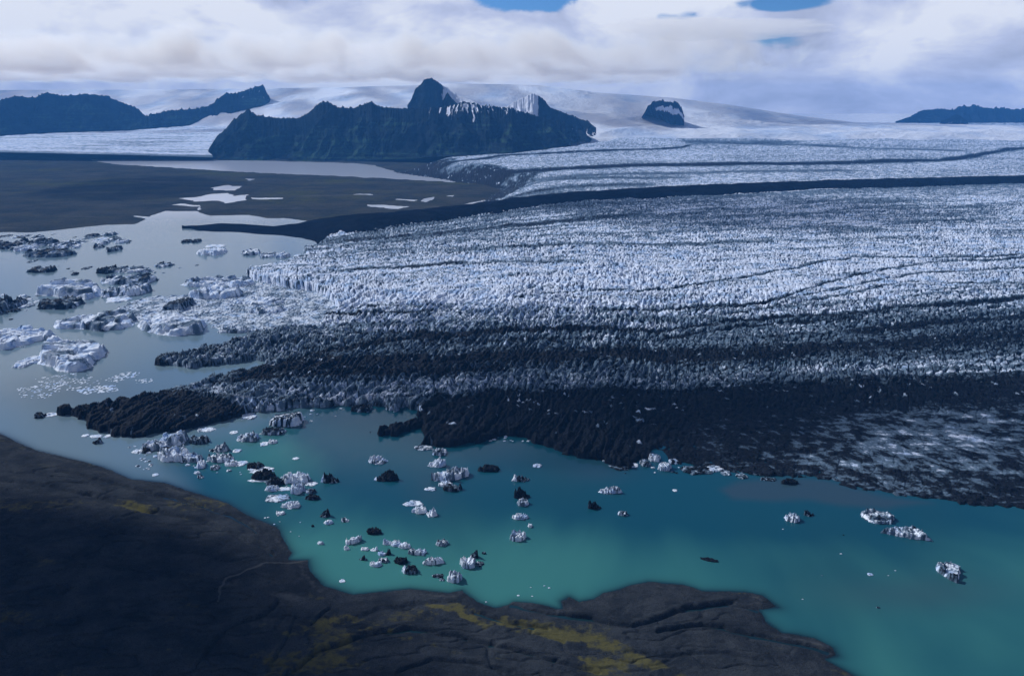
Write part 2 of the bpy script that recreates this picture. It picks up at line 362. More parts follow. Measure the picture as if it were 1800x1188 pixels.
pale = .9 * stroke([(385,1062),(388,1040),(400,1022),(430,1005),(470,992),(510,990),(545,984)], 1.3) + .7 * blob(505, 1052, 38, 8, 8) + .5 * blob(400, 1035, 30, 10, -30) + .35 * blob(450, 1085, 90, 26) + .3 * ss(.1, .5, fbm(X / 90, Y / 30, 57, 4))
pale = pale + .5 * np.exp(-((d - 9) / 5.0) ** 2) * ss(-.3, .3, fbm(X / 50, Y / 50, 58))
PX, PY = PXs, PYs
o = grid_mesh('shore_land', X, Y, Z, keep=d > -9, attrs={'moss': moss, 'snow': 0 * X, 'pale': pale}, mat=M_LAND, smooth=True); tag(o, None, None, kind='structure')

# ------------------------------------------------------------------ outwash plain beyond the lagoon, with its lake and ponds
PL = [(-900,420),(-300,412),(0,409),(60,408),(110,404),(190,395),(235,394),(252,386),(238,380),(262,381),(290,371),(345,371),(372,379),(440,378),(468,384),(500,383),(545,389),(640,390),(760,372),(900,340),(1000,250),(1000,240),(-1800,240)]
PONDS = [[(155,281),(280,280),(400,280),(500,284),(620,287),(660,291),(700,304),(812,318),(800,321),(700,315),(600,310),(500,306),(400,301),(300,295),(200,289)],
         [(368,331),(395,326),(428,327),(415,335),(380,335)], [(312,349),(345,346),(372,341),(400,340),(412,345),(435,342),(432,352),(400,357),(372,353),(345,354)],
         [(640,360),(680,360),(722,364),(700,367),(650,364)], [(740,350),(765,345),(762,352),(745,356)], [(780,345),(800,343),(798,347)], [(620,341),(660,341),(658,343),(620,342)],[(695,350),(735,352),(730,354),(695,352)],
         [(430,314),(450,315),(440,318)], [(-60,260),(10,262),(32,264),(0,268),(-60,268)], [(122,267),(160,266),(207,270),(150,270)], [(262,273),(275,274),(265,275)],
         [(345,372),(350,364),(315,362),(300,360),(318,358),(352,361),(356,368)], [(440,348),(500,348),(500,350),(440,350)]]
ys = np.linspace(425, 243, 420)
X, Y = px_grid(-500, 1010, 900, ys)
PX, PY = proj(X, Y, 0 * X)
d = sdf(X, Y, world(PL)) + 30 * fbm(X / 160, Y / 300, 61, 4)
for q in PONDS:
    d = np.minimum(d, -sdf(X + 25 * fbm(X / 90, Y / 140, 64), Y + 60 * fbm(X / 110, Y / 160, 65), world(q)))
in_ = np.maximum(d, 0)
Z = -1.5 + 2.4 * ss(-25, 12, d) + 6 * ss(0, 500, in_) * (.5 + fbm(X / 500, Y / 900, 66)) + 3.5 * ridged(X / 260, Y / 420, 67, 5) * ss(20, 250, in_)
moss = .35 + .5 * fbm(X / 500, Y / 700, 68)
o = grid_mesh('outwash_plain', X, Y, Z, keep=d > -60, attrs={'moss': moss + .35 * fbm(X / 1500, Y / 260, 69, 4), 'snow': 0 * X, 'pale': .75 * ss(.12, .5, fbm(X / 700, Y / 110, 70, 5))}, mat=M_PLAIN, smooth=True); tag(o, None, None, kind='structure')

# ------------------------------------------------------------------ glacier
Yt = np.geomspace(800, 15400, 4000); _, pyt = proj(0 * Yt, Yt, zglac(0, Yt))
rows = np.arange(935, 212.3, -1.0); Yr = np.interp(rows, pyt[::-1], Yt[::-1])
Yr = np.concatenate([Yr, [15800, 16200]])
pxs = np.arange(60, 2010, 1.15)
Y = np.broadcast_to(Yr[:, None], (len(Yr), len(pxs))).copy()
depth = Y * CP - (zglac(0, Y) - CAMH) * SP
X = (pxs[None, :] - 900) / F * depth
PX, PY = proj(X, Y, zglac(X, Y))
wig = 3.0 * fbm(X / 55, Y / 160, 71, 3)
PYj = PY + wig * ss(230, 520, PY)
XS = [100, 300, 600, 900, 1200, 1500, 1800, 2100]
LINES = [  # y at XS, debris
    ([440, 432, 414, 371, 343, 329, 320, 314], .50), ([450, 440, 428, 385, 355, 338, 328, 322], .34), ([460, 452, 450, 420, 400, 390, 385, 380], .27), ([480, 470, 475, 452, 440, 430, 428, 425], .15),
    ([500, 505, 512, 488, 470, 458, 452, 448], .08), ([530, 535, 545, 535, 515, 500, 488, 480], .10), ([555, 555, 560, 554, 548, 530, 508, 496], .26), ([575, 580, 585, 578, 574, 552, 528, 515], .40),
    ([600, 600, 608, 600, 592, 572, 548, 535], .47), ([620, 622, 628, 618, 606, 590, 568, 555], .56), ([632, 634, 637, 627, 616, 602, 584, 570], .86), ([645, 648, 650, 640, 625, 612, 597, 582], .70),
    ([655, 660, 662, 655, 640, 625, 608, 595], .50), ([665, 670, 680, 676, 656, 640, 628, 615], .36), ([670, 678, 705, 693, 670, 655, 645, 635], .48), ([690, 700, 730, 706, 682, 668, 655, 645], .90), ([1000, 1000, 1000, 1000, 1000, 1000, 1000, 1000], .80)]
LY = np.stack([np.interp(PX, XS, l[0]) for l in LINES])
deb = np.full(PX.shape, LINES[0][1])
for i in range(len(LINES) - 1):
    a, b_ = LY[i], LY[i + 1]; k = (PYj >= a) & (PYj < b_); tt = np.clip((PYj - a) / (b_ - a), 0, 1)
    deb = np.where(k, LINES[i][1] + (LINES[i + 1][1] - LINES[i][1]) * tt, deb)
deb = np.where(PYj >= LY[-2], .8, deb)
# upper basin above the moraine
up = PY < LY[0]
deb = np.where(up, .30 + .12 * fbm(X / 900, Y / 500, 73), deb)
def line(pts, w, a, x0=None, x1=None):
    P = np.array(pts, float); yc = np.interp(PX, P[:, 0], P[:, 1]); f = np.exp(-((PYj - yc) / w) ** 2) * a
    f = f * ss(P[0, 0] - 25, P[0, 0] + 25, PX) * ss(P[-1, 0] + 25, P[-1, 0] - 25, PX)
    return f
trough = np.zeros(PX.shape)
DL = [([(590,535),(700,538),(800,535),(880,525),(1000,515),(1150,506),(1300,483),(1500,447),(1650,447),(1830,442)], 1.9, .55), ([(565,547),(650,552),(720,552),(780,546)], 2.2, .7),
      ([(1050,548),(1150,541),(1350,525),(1450,492),(1560,466),(1660,455),(1840,447)], 1.9, .55), ([(1200,543),(1300,532),(1400,516),(1500,497),(1600,476),(1700,470),(1840,463)], 1.6, .5),
      ([(1250,550),(1380,530),(1500,510),(1600,488),(1700,492),(1840,490)], 1.6, .45), ([(565,582),(640,584),(750,590),(850,583),(950,580)], 2.2, .6),
      ([(480,640),(550,622),(650,607),(800,591),(950,581),(1150,576),(1300,556),(1500,545),(1600,531),(1700,527),(1840,513)], 3.2, .75), ([(800,606),(950,598),(1150,592),(1300,568),(1500,556)], 2.4, .45),
      ([(420,662),(550,640),(700,638),(900,628),(1000,625),(1150,620),(1400,618)], 6, .5), ([(350,672),(550,662),(700,656),(900,650)], 4, .5), ([(1500,580),(1650,560),(1840,545)], 7, .35),
      ([(800,440),(1000,430),(1200,425),(1350,420)], 2.5, .25), ([(600,425),(760,412),(950,395),(1150,372)], 3, .3), ([(700,470),(900,462),(1000,460)], 2, .3), ([(560,480),(700,470),(820,462)], 2.5, .35),
      # thin medial moraines of the upper basin
      ([(790,330),(830,318),(900,303),(1000,297),(1150,289),(1300,286.5),(1500,284),(1650,280),(1720,272),(1770,262),(1840,258)], 2.3, 1.0), ([(720,292),(800,285),(900,273),(1000,268.5),(1100,265),(1200,259),(1220,253)], 1.3, .8),
      ([(1060,240),(1085,236),(1140,235),(1210,230)], 1.0, .6), ([(1195,238),(1205,248),(1300,250),(1400,248)], 2.5, .35), ([(1340,252),(1450,256),(1600,262),(1700,265)], 2.0, .3), ([(1480,228),(1650,232),(1840,240)], 2.5, .25),
      ([(900,318),(1100,305),(1300,300),(1500,298)], 2.0, .25), ([(840,330),(1000,315),(1200,310)], 2, .3), ([(860,345),(1000,330),(1150,322)], 3, .35)]
for pts, w, a in DL:
    f = line(pts, w, a); deb = deb + f; trough = np.maximum(trough, f)
def pz(pts, soft, val, jit=0):     # pull debris towards val inside a traced patch
    global deb
    k = ss(-soft, soft, sdf(PX, PYj, pts) + jit * fbm(X / 40, Y / 90, 77, 4)); deb = deb * (1 - k) + val * k
pz([(640,280),(700,300),(835,330),(880,314),(900,300),(860,292),(800,292),(760,288),(800,280),(740,279)], 4, .95, 6)
pz([(800,330),(830,325),(900,308),(960,300),(900,330),(830,350),(760,372),(700,380)], 4, .75, 14)
lowr0 = 0
pz([(100,716),(160,704),(250,688),(300,688),(335,704),(430,695),(445,722),(390,745),(250,772),(150,756)], 7, .97, 10)
pz([(560,700),(700,694),(760,700),(700,722),(560,722)], 5, .32, 5)
pz([(330,668),(560,668),(700,690),(690,706),(560,712),(440,716),(400,700),(350,694)], 6, .38, 8)
pz([(650,752),(700,735),(745,705),(900,692),(1100,690),(1250,683),(1400,677),(1600,668),(1840,650),(1840,690),(1600,705),(1420,725),(1330,770),(1220,822),(1000,805),(900,770),(740,790)], 7, 1.05, 10)
pz([(270,645),(290,622),(400,592),(480,572),(560,570),(560,590),(480,640)], 5, .44, 5)
pz([(580,505),(760,500),(900,495),(900,530),(700,533),(600,532)], 6, .03, 4)
# streaky worn ice, bottom right
st = fbm(X / 70 + Y / 900, Y / 42, 81, 5, .6); st2 = fbm(X / 14 + Y / 30, Y / 26, 82, 3)
lowr = ss(1120, 1260, PX) * ss(690, 740, PY + .03 * (PX - 1200))
patch = lowr * np.clip(.9 * ss(0, 1, np.exp(-((PX - 1660) / 190) ** 2 - ((PY - 760) / 60) ** 2) + .7 * np.exp(-((PX - 1500) / 100) ** 2 - ((PY - 800) / 34) ** 2) + .5 * np.exp(-((PX - 1740) / 110) ** 2 - ((PY - 690) / 18) ** 2)), 0, 1)
deb = deb * (1 - lowr) + lowr * (.88 - .10 * ss(1350, 1600, PX) + .24 * st - .26 * patch + .50 * patch * st + .36 * st2 + .30 * fbm(X / 30, Y / 9, 83, 3))
deb = deb + .05 + .12 * fbm(X / 38, Y / 90, 84, 4)
# relief
flow = np.zeros(PX.shape)                       # runs across the flow bands, constant along them
for i in range(len(LINES) - 1):
    a, b_ = LY[i], LY[i + 1]; flow += np.clip((PYj - a) / (b_ - a), 0, 1)
fol = fbm(flow * 5.5, X / 520, 141, 4) ; fol2 = fbm(flow * 17, X / 260, 142, 3)
deb = deb + (.38 * fol + .28 * fol2) * ss(330, 350, PY) * (1 - lowr)
ps = X - .30 * Y + 26 * fbm(X / 150, Y / 190, 85, 3); pt = Y + .22 * X + 34 * fbm(X / 170, Y / 210, 86, 3)
f1, f2, cid, tl = worley(ps / 13, pt / 27, 91, .95, True)
g1, g2, cid2, tl2 = worley((ps + .45 * pt) / 6.2, (pt - .3 * ps) / 10, 92, .95, True)
fin = ridged(ps / 14 + .6 * fbm(X / 60, Y / 60, 89), pt / 120, 98, 2)            # sharp transverse fins
fz = ss(495, 545, PY) * ss(1500, 950, PX)        # strongest near the calving front
chaos = ss(-.25, .3, fbm(X / 330, Y / 420, 99, 3))
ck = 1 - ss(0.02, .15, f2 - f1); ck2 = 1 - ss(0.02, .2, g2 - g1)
blk = -1.5 * ck + .75 * (cid - .5) + 1.25 * tl + .45 * ((cid2 - .5) + 1.4 * tl2 - .8 * ck2)
blk = blk * (.6 + .55 * chaos) * (1 - .55 * fz) + fz * 2.0 * (fin - .62) + .5
deb = deb + .44 * ck * (1 - lowr) * ss(330, 360, PY) + .08 * ck2 - .03  # crevasse shade painted into the cracks, on top of their dirt
A = 6.2 * ss(240, 420, PY) * (.42 + .58 * ss(470, 570, PY)) * (1 - .35 * ss(900, 1500, PX)) + 1.0
A = A * (1 - .88 * lowr) * (1 - .35 * ss(.75, .95, deb) * ss(600, 760, PX)); deb = deb + (cid2 - .5) * .13 + (cid - .5) * .13
bz_ = ss(.8, .95, deb) * (1 - lowr); deb = deb - bz_ * .85 * ss(.90, .96, cid2) * ss(-.2, .25, fbm(X / 60, Y / 60, 143, 3)); A = A * (1 - .25 * bz_)
big = ridged(X / 240, Y / 520, 93, 3)
d = sdf(X, Y, glp)
edgej = 9 * fbm(X / 26, Y / 34, 94, 3) + 5 * (cid - .5) * 2
dj = d + edgej * ss(300, 470, PY); soft = 6 + 220 * ss(385, 340, PY)
cliff = 11 * (1 - .8 * ss(1050, 1180, PX))
far = ss(4200, 9000, Y)
body = zglac(X, Y) - 13 + cliff * ss(-1, soft, dj) + 7 * ss(8, 140, dj) * (1 - .4 * ss(1050, 1180, PX)) * (1 - far) + 6 * far
body = np.where(PY < 385, body * ss(-5, soft * 1.6, dj), body); Z = -2.5 + (body + 2.5) * ss(-3, 5, dj)
Z += (A * (blk - .5) + 6 * (big - .6) * ss(0, 200, d)) * ss(0, 8, dj)
Z += 5 * fol * ss(0, 30, dj) * (1 - lowr) * (1 - far)
Z -= 7 * np.clip(trough, 0, 1) * ss(0, 20, dj) * ss(350, 450, PY)
blackz = ss(.8, .95, deb) * ss(600, 760, PX)
Z += blackz * (2.6 * fbm(X / 16, Y / 30, 97, 4) + 3.0 * (worley(X / 5.5, Y / 9, 98)[2] - .5)) * ss(0, 10, dj)
Z += (lowr * 2.6 * st + (1 - lowr) * 1.2 * fbm(X / 7, Y / 9, 95, 3)) * ss(0, 10, dj)
Z += far * 26 * fbm(X / 900, Y / 700, 96, 3) * ss(50, 500, d) * ss(15300, 13000, Y)
Z = np.where(dj < -3, -2.5, Z)
o = grid_mesh('glacier', X, Y, Z, keep=(dj > -5), attrs={'debris_shade': deb}, mat=M_GLAC); tag(o, None, None, kind='structure')
GX, GY, GZ = None, None, None

# ------------------------------------------------------------------ the dark medial moraine and its spit
MU = [(335,400),(380,393),(430,393),(480,398),(520,393),(545,388),(600,381),(700,373),(800,364),(900,350),(1000,340),(1200,329),(1500,319),(1800,312),(2050,309)]
ML = [(335,402),(350,406),(420,409),(480,413),(530,419),(566,426),(620,412),(700,401),(800,386),(900,371),(1000,358),(1100,348),(1200,341),(1400,330),(1800,319),(2050,315)]
xs = np.concatenate([np.arange(320, 700, 1.5), np.arange(700, 2050, 2.5)]); yu = np.interp(xs, [q[0] for q in MU], [q[1] for q in MU]); yl = np.interp(xs, [q[0] for q in ML], [q[1] for q in ML])
n = 46; vv = np.linspace(-.12, 1.12, n)[:, None]
gx, gy = gl_ground(xs, yu - 1); hx, hy = gl_ground(xs, yl + 1)
on = ss(540, 640, xs)             # on ice (1) or standing in the lagoon (0)
wx_, wy_ = ground(xs, yu, 0); vx_, vy_ = ground(xs, yl, 0)
ux, uy = wx_ * (1 - on) + gx * on, wy_ * (1 - on) + gy * on
lx, ly = vx_ * (1 - on) + hx * on, vy_ * (1 - on) + hy * on
X = ux + (lx - ux) * vv; Y = uy + (ly - uy) * vv
vb = np.broadcast_to(vv, X.shape) + .10 * fbm(X / 120, Y / 120, 102, 3)
hump = np.clip(4 * vb * (1 - vb), -1.5, 1)
base = zglac(X, Y) * on + 0
Z = base + hump * (9 + 12 * on) + (hump > 0) * hump * (4 * fbm(X / 60, Y / 80, 103, 5) + 5 * (ridged(X / 140, Y / 200, 104, 4) - .5)) - .5 * (1 - on)
o = grid_mesh('moraine', X, Y, Z, attrs={'snow': 0 * X}, mat=M_MOR, smooth=False); tag(o, None, None, kind='structure')

# ------------------------------------------------------------------ lofted far terrain: rows of (forward distance, traced curve)
def loft(name, rws, xr, nx, sub, mat, attrf, amp, sc, seed, smooth=True, prof=None, ramp=None):
    xs = np.linspace(xr[0], xr[1], nx); K = []
    for D, pts in rws:
        P = np.array(pts, float); yy = np.interp(xs, P[:, 0], P[:, 1]); DD = D if np.isscalar(D) else np.interp(xs, [q[0] for q in D], [q[1] for q in D])
        K.append(np.stack(at_dist(xs, yy, DD + 0 * xs)))
    K = np.array(K); out = []; ws = []
    for i in range(len(K) - 1):
        for j in range(sub):
            t_ = j / sub; tt = t_ if prof is None else prof(i, t_)
            P = K[i] * (1 - t_) + K[i + 1] * t_; P[2] = K[i][2] * (1 - tt) + K[i + 1][2] * tt
            out.append(P); ws.append(i + t_)
    out.append(K[-1]); ws.append(len(K) - 1)
    G = np.array(out); X, Y, Z = G[:, 0], G[:, 1], G[:, 2]; w = np.array(ws)[:, None] + 0 * X
    am = amp(w) if callable(amp) else amp
    nz = ridged(X / sc, Y / sc, seed, 6) - .6
    Z = Z + am * nz
    o = grid_mesh(name, X, Y, Z, attrs=attrf(X, Y, Z, w), mat=mat, smooth=smooth); tag(o, None, None, kind='structure'); return o
# ice cap behind everything
def DL_(a, b_): return [(q, a + (b_ - a) * float(ss(-300, 1150, np.array(float(q))))) for q in range(-600, 2001, 50)]
cap = loft('ice_cap', [(DL_(10500, 9000), [(-600,300),(1000,285),(1300,262),(1900,250)]), (DL_(11800, 9600), [(-600,262),(400,258),(1000,248),(1300,236),(1600,236),(1900,236)]),
      (DL_(13600, 10400), [(-600,222),(200,214),(450,203),(800,198),(1000,214),(1200,222),(1420,226),(1900,232)]),
      (DL_(15000, 11300), [(-600,192),(150,188),(450,176),(700,170),(900,176),(1050,194),(1200,202),(1420,217),(1900,226)]),
      (DL_(16200, 12200), [(-600,160),(300,158),(420,156),(600,154),(800,147),(950,150),(1050,163),(1180,172),(1280,184),(1400,203),(1500,215),(1900,224)]), (DL_(17200, 13500), [(-600,175),(1100,185),(1400,215),(1900,235)])],
      (-600, 1900), 800, 26, None, lambda X, Y, Z, w: {'debris_shade': .08 + .30 * fbm(X / 1500, Y / 300, 111, 5)}, lambda w: 60 * np.sin(np.clip(w, 0, 4) / 4 * math.pi) ** .5, 1100, 112)
cap.data.materials.clear(); M_SNOW = ice_mat('snow', .05, 25, ice=(0.74, 0.80, 0.92), ice2=(0.50, 0.62, 0.84)); cap.data.materials.append(M_SNOW)
# valley glacier on the left
vg = loft('valley_glacier', [(7600, [(-600,272),(0,268),(200,272),(374,277)]), (8200, [(-600,262),(0,258),(200,262),(374,266)]), (9600, [(-600,246),(0,242),(150,240),(374,240)]), (11400, [(-600,236),(0,233),(180,231),(374,226)]), (12800, [(-600,222),(0,220),(200,218),(374,212)]), (13800, [(-600,212),(0,210),(200,208),(374,204)])],
      (-600, 374), 420, 40, None, lambda X, Y, Z, w: {'debris_shade': .24 + .40 * fbm(X / 1200, Y / 160, 121, 5) + .3 * ss(.5, 0, w)}, lambda w: 12 * np.minimum(w, 1), 260, 122)
vg.data.materials.clear(); vg.data.materials.append(M_GLAC)
vg2 = loft('valley_glacier', [(8900, [(372,249),(500,247)]), (9600, [(372,240),(500,236)]), (11400, [(372,226),(500,222)]), (12800, [(372,212),(500,206)]), (13800, [(372,204),(500,196)])],
      (372, 500), 120, 40, None, lambda X, Y, Z, w: {'debris_shade': .24 + .40 * fbm(X / 1200, Y / 160, 121, 5)}, 12, 260, 122)
vg2.data.materials.clear(); vg2.data.materials.append(M_GLAC)

def mountain(name, ridge, base, Db, Dr, seed, snowf, amp=90, sc=700, nx=420, back=900, mossv=.4, jag=13.0):
    xa = min(ridge[0][0], base[0][0]); xb = max(ridge[-1][0], base[-1][0]); xs = np.linspace(xa, xb, nx)
    yr = np.interp(xs, [q[0] for q in ridge], [q[1] for q in ridge]); yb = np.interp(xs, [q[0] for q in base], [q[1] for q in base])
    yr = yr - np.abs(fbm(xs / 13, 0 * xs, seed + 5, 5, .7)) * jag * ss(4, 26, yb - yr) + 1.5
    Dbb = Db if np.isscalar(Db) else np.interp(xs, [q[0] for q in Db], [q[1] for q in Db])
    Dbb = Dbb + 0 * xs
    hgt = ss(0, 30, yb - yr)
    Bp = np.stack(at_dist(xs, yb + 2, Dbb)); Rp = np.stack(at_dist(xs, yr, Dbb + (Dr) * (.15 + .85 * hgt)))
    Bp[2] -= 12
    nf = 120; nb = 24; out = []; ws = []
    for j in range(nf + 1):
        t_ = j / nf; P = Bp * (1 - t_) + Rp * t_; k = t_ ** 1.15; P[2] = Bp[2] * (1 - k) + Rp[2] * k; out.append(P); ws.append(t_)
    for j in range(1, nb + 1):
        t_ = j / nb; P = Rp.copy(); P[1] = P[1] + back * t_ * (.15 + .85 * hgt); P[2] = Rp[2] - (Rp[2] - Bp[2] + 30) * t_ ** .8; out.append(P); ws.append(1 + t_)
    G = np.array(out); X, Y, Z = G[:, 0].copy(), G[:, 1].copy(), G[:, 2].copy(); w = np.array(ws)[:, None] + 0 * X
    # spurs and gullies running down the slope
    wx = X + 160 * fbm(X / 500, Y / 500, seed + 1, 3)
    g = ridged(wx / (sc * .55), Y / (sc * 2.2), seed + 2, 6) - .62; g2 = ridged(wx / (sc * .16), Y / (sc * .5), seed + 3, 5) - .6
    env = np.sin(np.clip(w, 0, 1) * math.pi) ** .8 * hgt * np.clip(1.25 - w, 0, 1) ** .6
    Z = Z + env * (amp * 1.2 * g + amp * .5 * g2); Y = Y - env * amp * 2.2 * g
    tz = 34.0; fr = (Z / tz) % 1; Z = np.where((w < .97) & (amp > 50), Z + hgt * .5 * tz * (ss(.3, .8, fr) - fr) * (.6 + fbm(X / 400, Y / 400, seed + 12)), Z)
    rel = np.clip(w, 0, 1)
    strata = fbm(Z / 22 + .6 * fbm(X / 300, Y / 300, seed + 31), X / 900, seed + 30, 3)
    sl = ridged(G[:, 0] / 38 + .5 * fbm(X / 90, Z / 90, seed + 14), w * 1.5, seed + 8, 3)
    sn = snowf(proj(X, Y, Z)[0], rel, g, sl)
    o = grid_mesh(name, X, Y, Z, attrs={'snow': sn, 'pale': 0 * X, 'moss': mossv + .6 * fbm(X / 500, Y / 500, seed + 9, 4) - .5 * ss(.6, 1, rel) + .5 * strata + .35 * (g + .1)}, mat=M_MTN, smooth=True)
    tag(o, None, None, kind='structure'); return o
no = lambda px, r, g, s: 0 * r - 1
ridge = [(366,262),(374,250),(382,238),(396,227),(406,214),(420,205),(430,196),(438,193),(447,202),(470,205),(500,208),(525,207),(540,200),(550,191),(560,182),(570,179),(580,180),(592,188),(620,190),(640,183),(652,178),(660,183),(670,188),(700,190),(740,191),(775,189),(795,186),(812,178),(828,180),(850,186),(880,188),(900,191),(930,200),(960,208),(990,215),(1012,222),(1026,232),(1040,243)]
base = [(366,263),(375,270),(400,277),(500,279),(620,279),(700,275),(800,270),(900,265),(980,257),(1020,245),(1040,243)]
mountain('mountain', ridge, base, [(366,7700),(620,7500),(760,7250),(900,7150),(980,7700),(1040,8600)], 1100, 201, lambda px, r, g, s: 1.0 * np.exp(-((px - 825) / 80) ** 2) * ss(.60, 1.0, r + .3 * fbm(px / 14, r * 2, 77)) * ss(.0, .3, fbm((px + 26 * r * np.sign(px - 815)) / 4.5, r * 5, 79, 4) + .25 * (r - .8)) + .2 * ss(860, 900, px) * ss(.8, 1, r) * s, amp=135, sc=900, nx=900)
mountain('mountain', [(176,236),(200,222),(240,210),(262,203),(290,195),(350,190),(372,184),(385,172),(398,162),(410,166),(432,158),(448,153),(462,150),(468,160),(476,176),(480,196)], [(176,240),(300,232),(380,224),(425,216),(480,208)], [(176,11000),(480,12400)], 600, 211,
         lambda px, r, g, s: .9 * ss(370, 430, px) * (s - .35) * ss(.3, .8, r), amp=60, sc=500)
mountain('mountain', [(-500,190),(-100,180),(0,176),(30,168),(60,172),(80,162),(110,168),(150,165),(185,168),(205,176),(240,190),(262,210),(280,232)], [(-500,250),(0,246),(100,238),(200,234),(280,233)], [(-500,9300),(0,9900),(100,10900),(280,11400)], 900, 221, no, amp=90, sc=600)
mountain('rock_peak', [(716,184),(724,172),(729,158),(738,150),(745,140),(752,137),(765,140),(778,150),(800,165),(830,176),(850,186)], [(716,186),(760,190),(850,190)], 9700, 350, 231,
         lambda px, r, g, s: .65 * ss(768, 790, px) + .3 * s * ss(750, 775, px), amp=35, sc=260, nx=200, mossv=0)
mountain('rock_peak', [(764,188),(775,182),(782,170),(787,162),(792,170),(800,178),(812,186)], [(764,190),(812,190)], 9200, 200, 241, lambda px, r, g, s: .5 * s * ss(.9, .2, r), amp=20, sc=150, nx=120, mossv=0)
mountain('snow_peak', [(860,200),(885,190),(905,178),(920,172),(936,164),(948,168),(957,176),(966,188),(985,195),(1010,205),(1035,214),(1048,224)], [(860,222),(940,232),(1000,236),(1048,234)], 8900, 450, 251,
         lambda px, r, g, s: .9 * ss(955, 938, px + 45 * (1 - r) * 0) + .7 * s * ss(.9, .25, r) * (px > 950), amp=40, sc=260, nx=300, mossv=0)
mountain('nunatak', [(1138,186),(1150,179),(1160,176),(1175,179),(1192,180),(1198,190),(1203,203)], [(1138,200),(1160,206),(1180,216),(1203,218)], 10300, 180, 261, lambda px, r, g, s: .75 * np.exp(-((r - .62 + .3 * g) / .10) ** 2) * ss(1145, 1165, px) + .35 * s, amp=22, sc=150, nx=140, mossv=0)
mountain('mountain', [(1575,212),(1600,204),(1622,193),(1650,191),(1675,193),(1690,187),(1710,186),(1740,190),(1790,192),(1830,190),(2000,188),(2100,200)], [(1575,216),(1800,222),(2100,224)], 14300, 500, 271, lambda px, r, g, s: .55 * s * ss(.6, .1, r), amp=60, sc=500, nx=260, mossv=0)
mountain('nunatak', [(1655,212),(1668,206),(1680,200),(1690,204),(1702,212)], [(1655,216),(1702,217)], 12600, 150, 281, lambda px, r, g, s: .55 * s * ss(1, .3, r), amp=15, sc=120, nx=80, mossv=0)

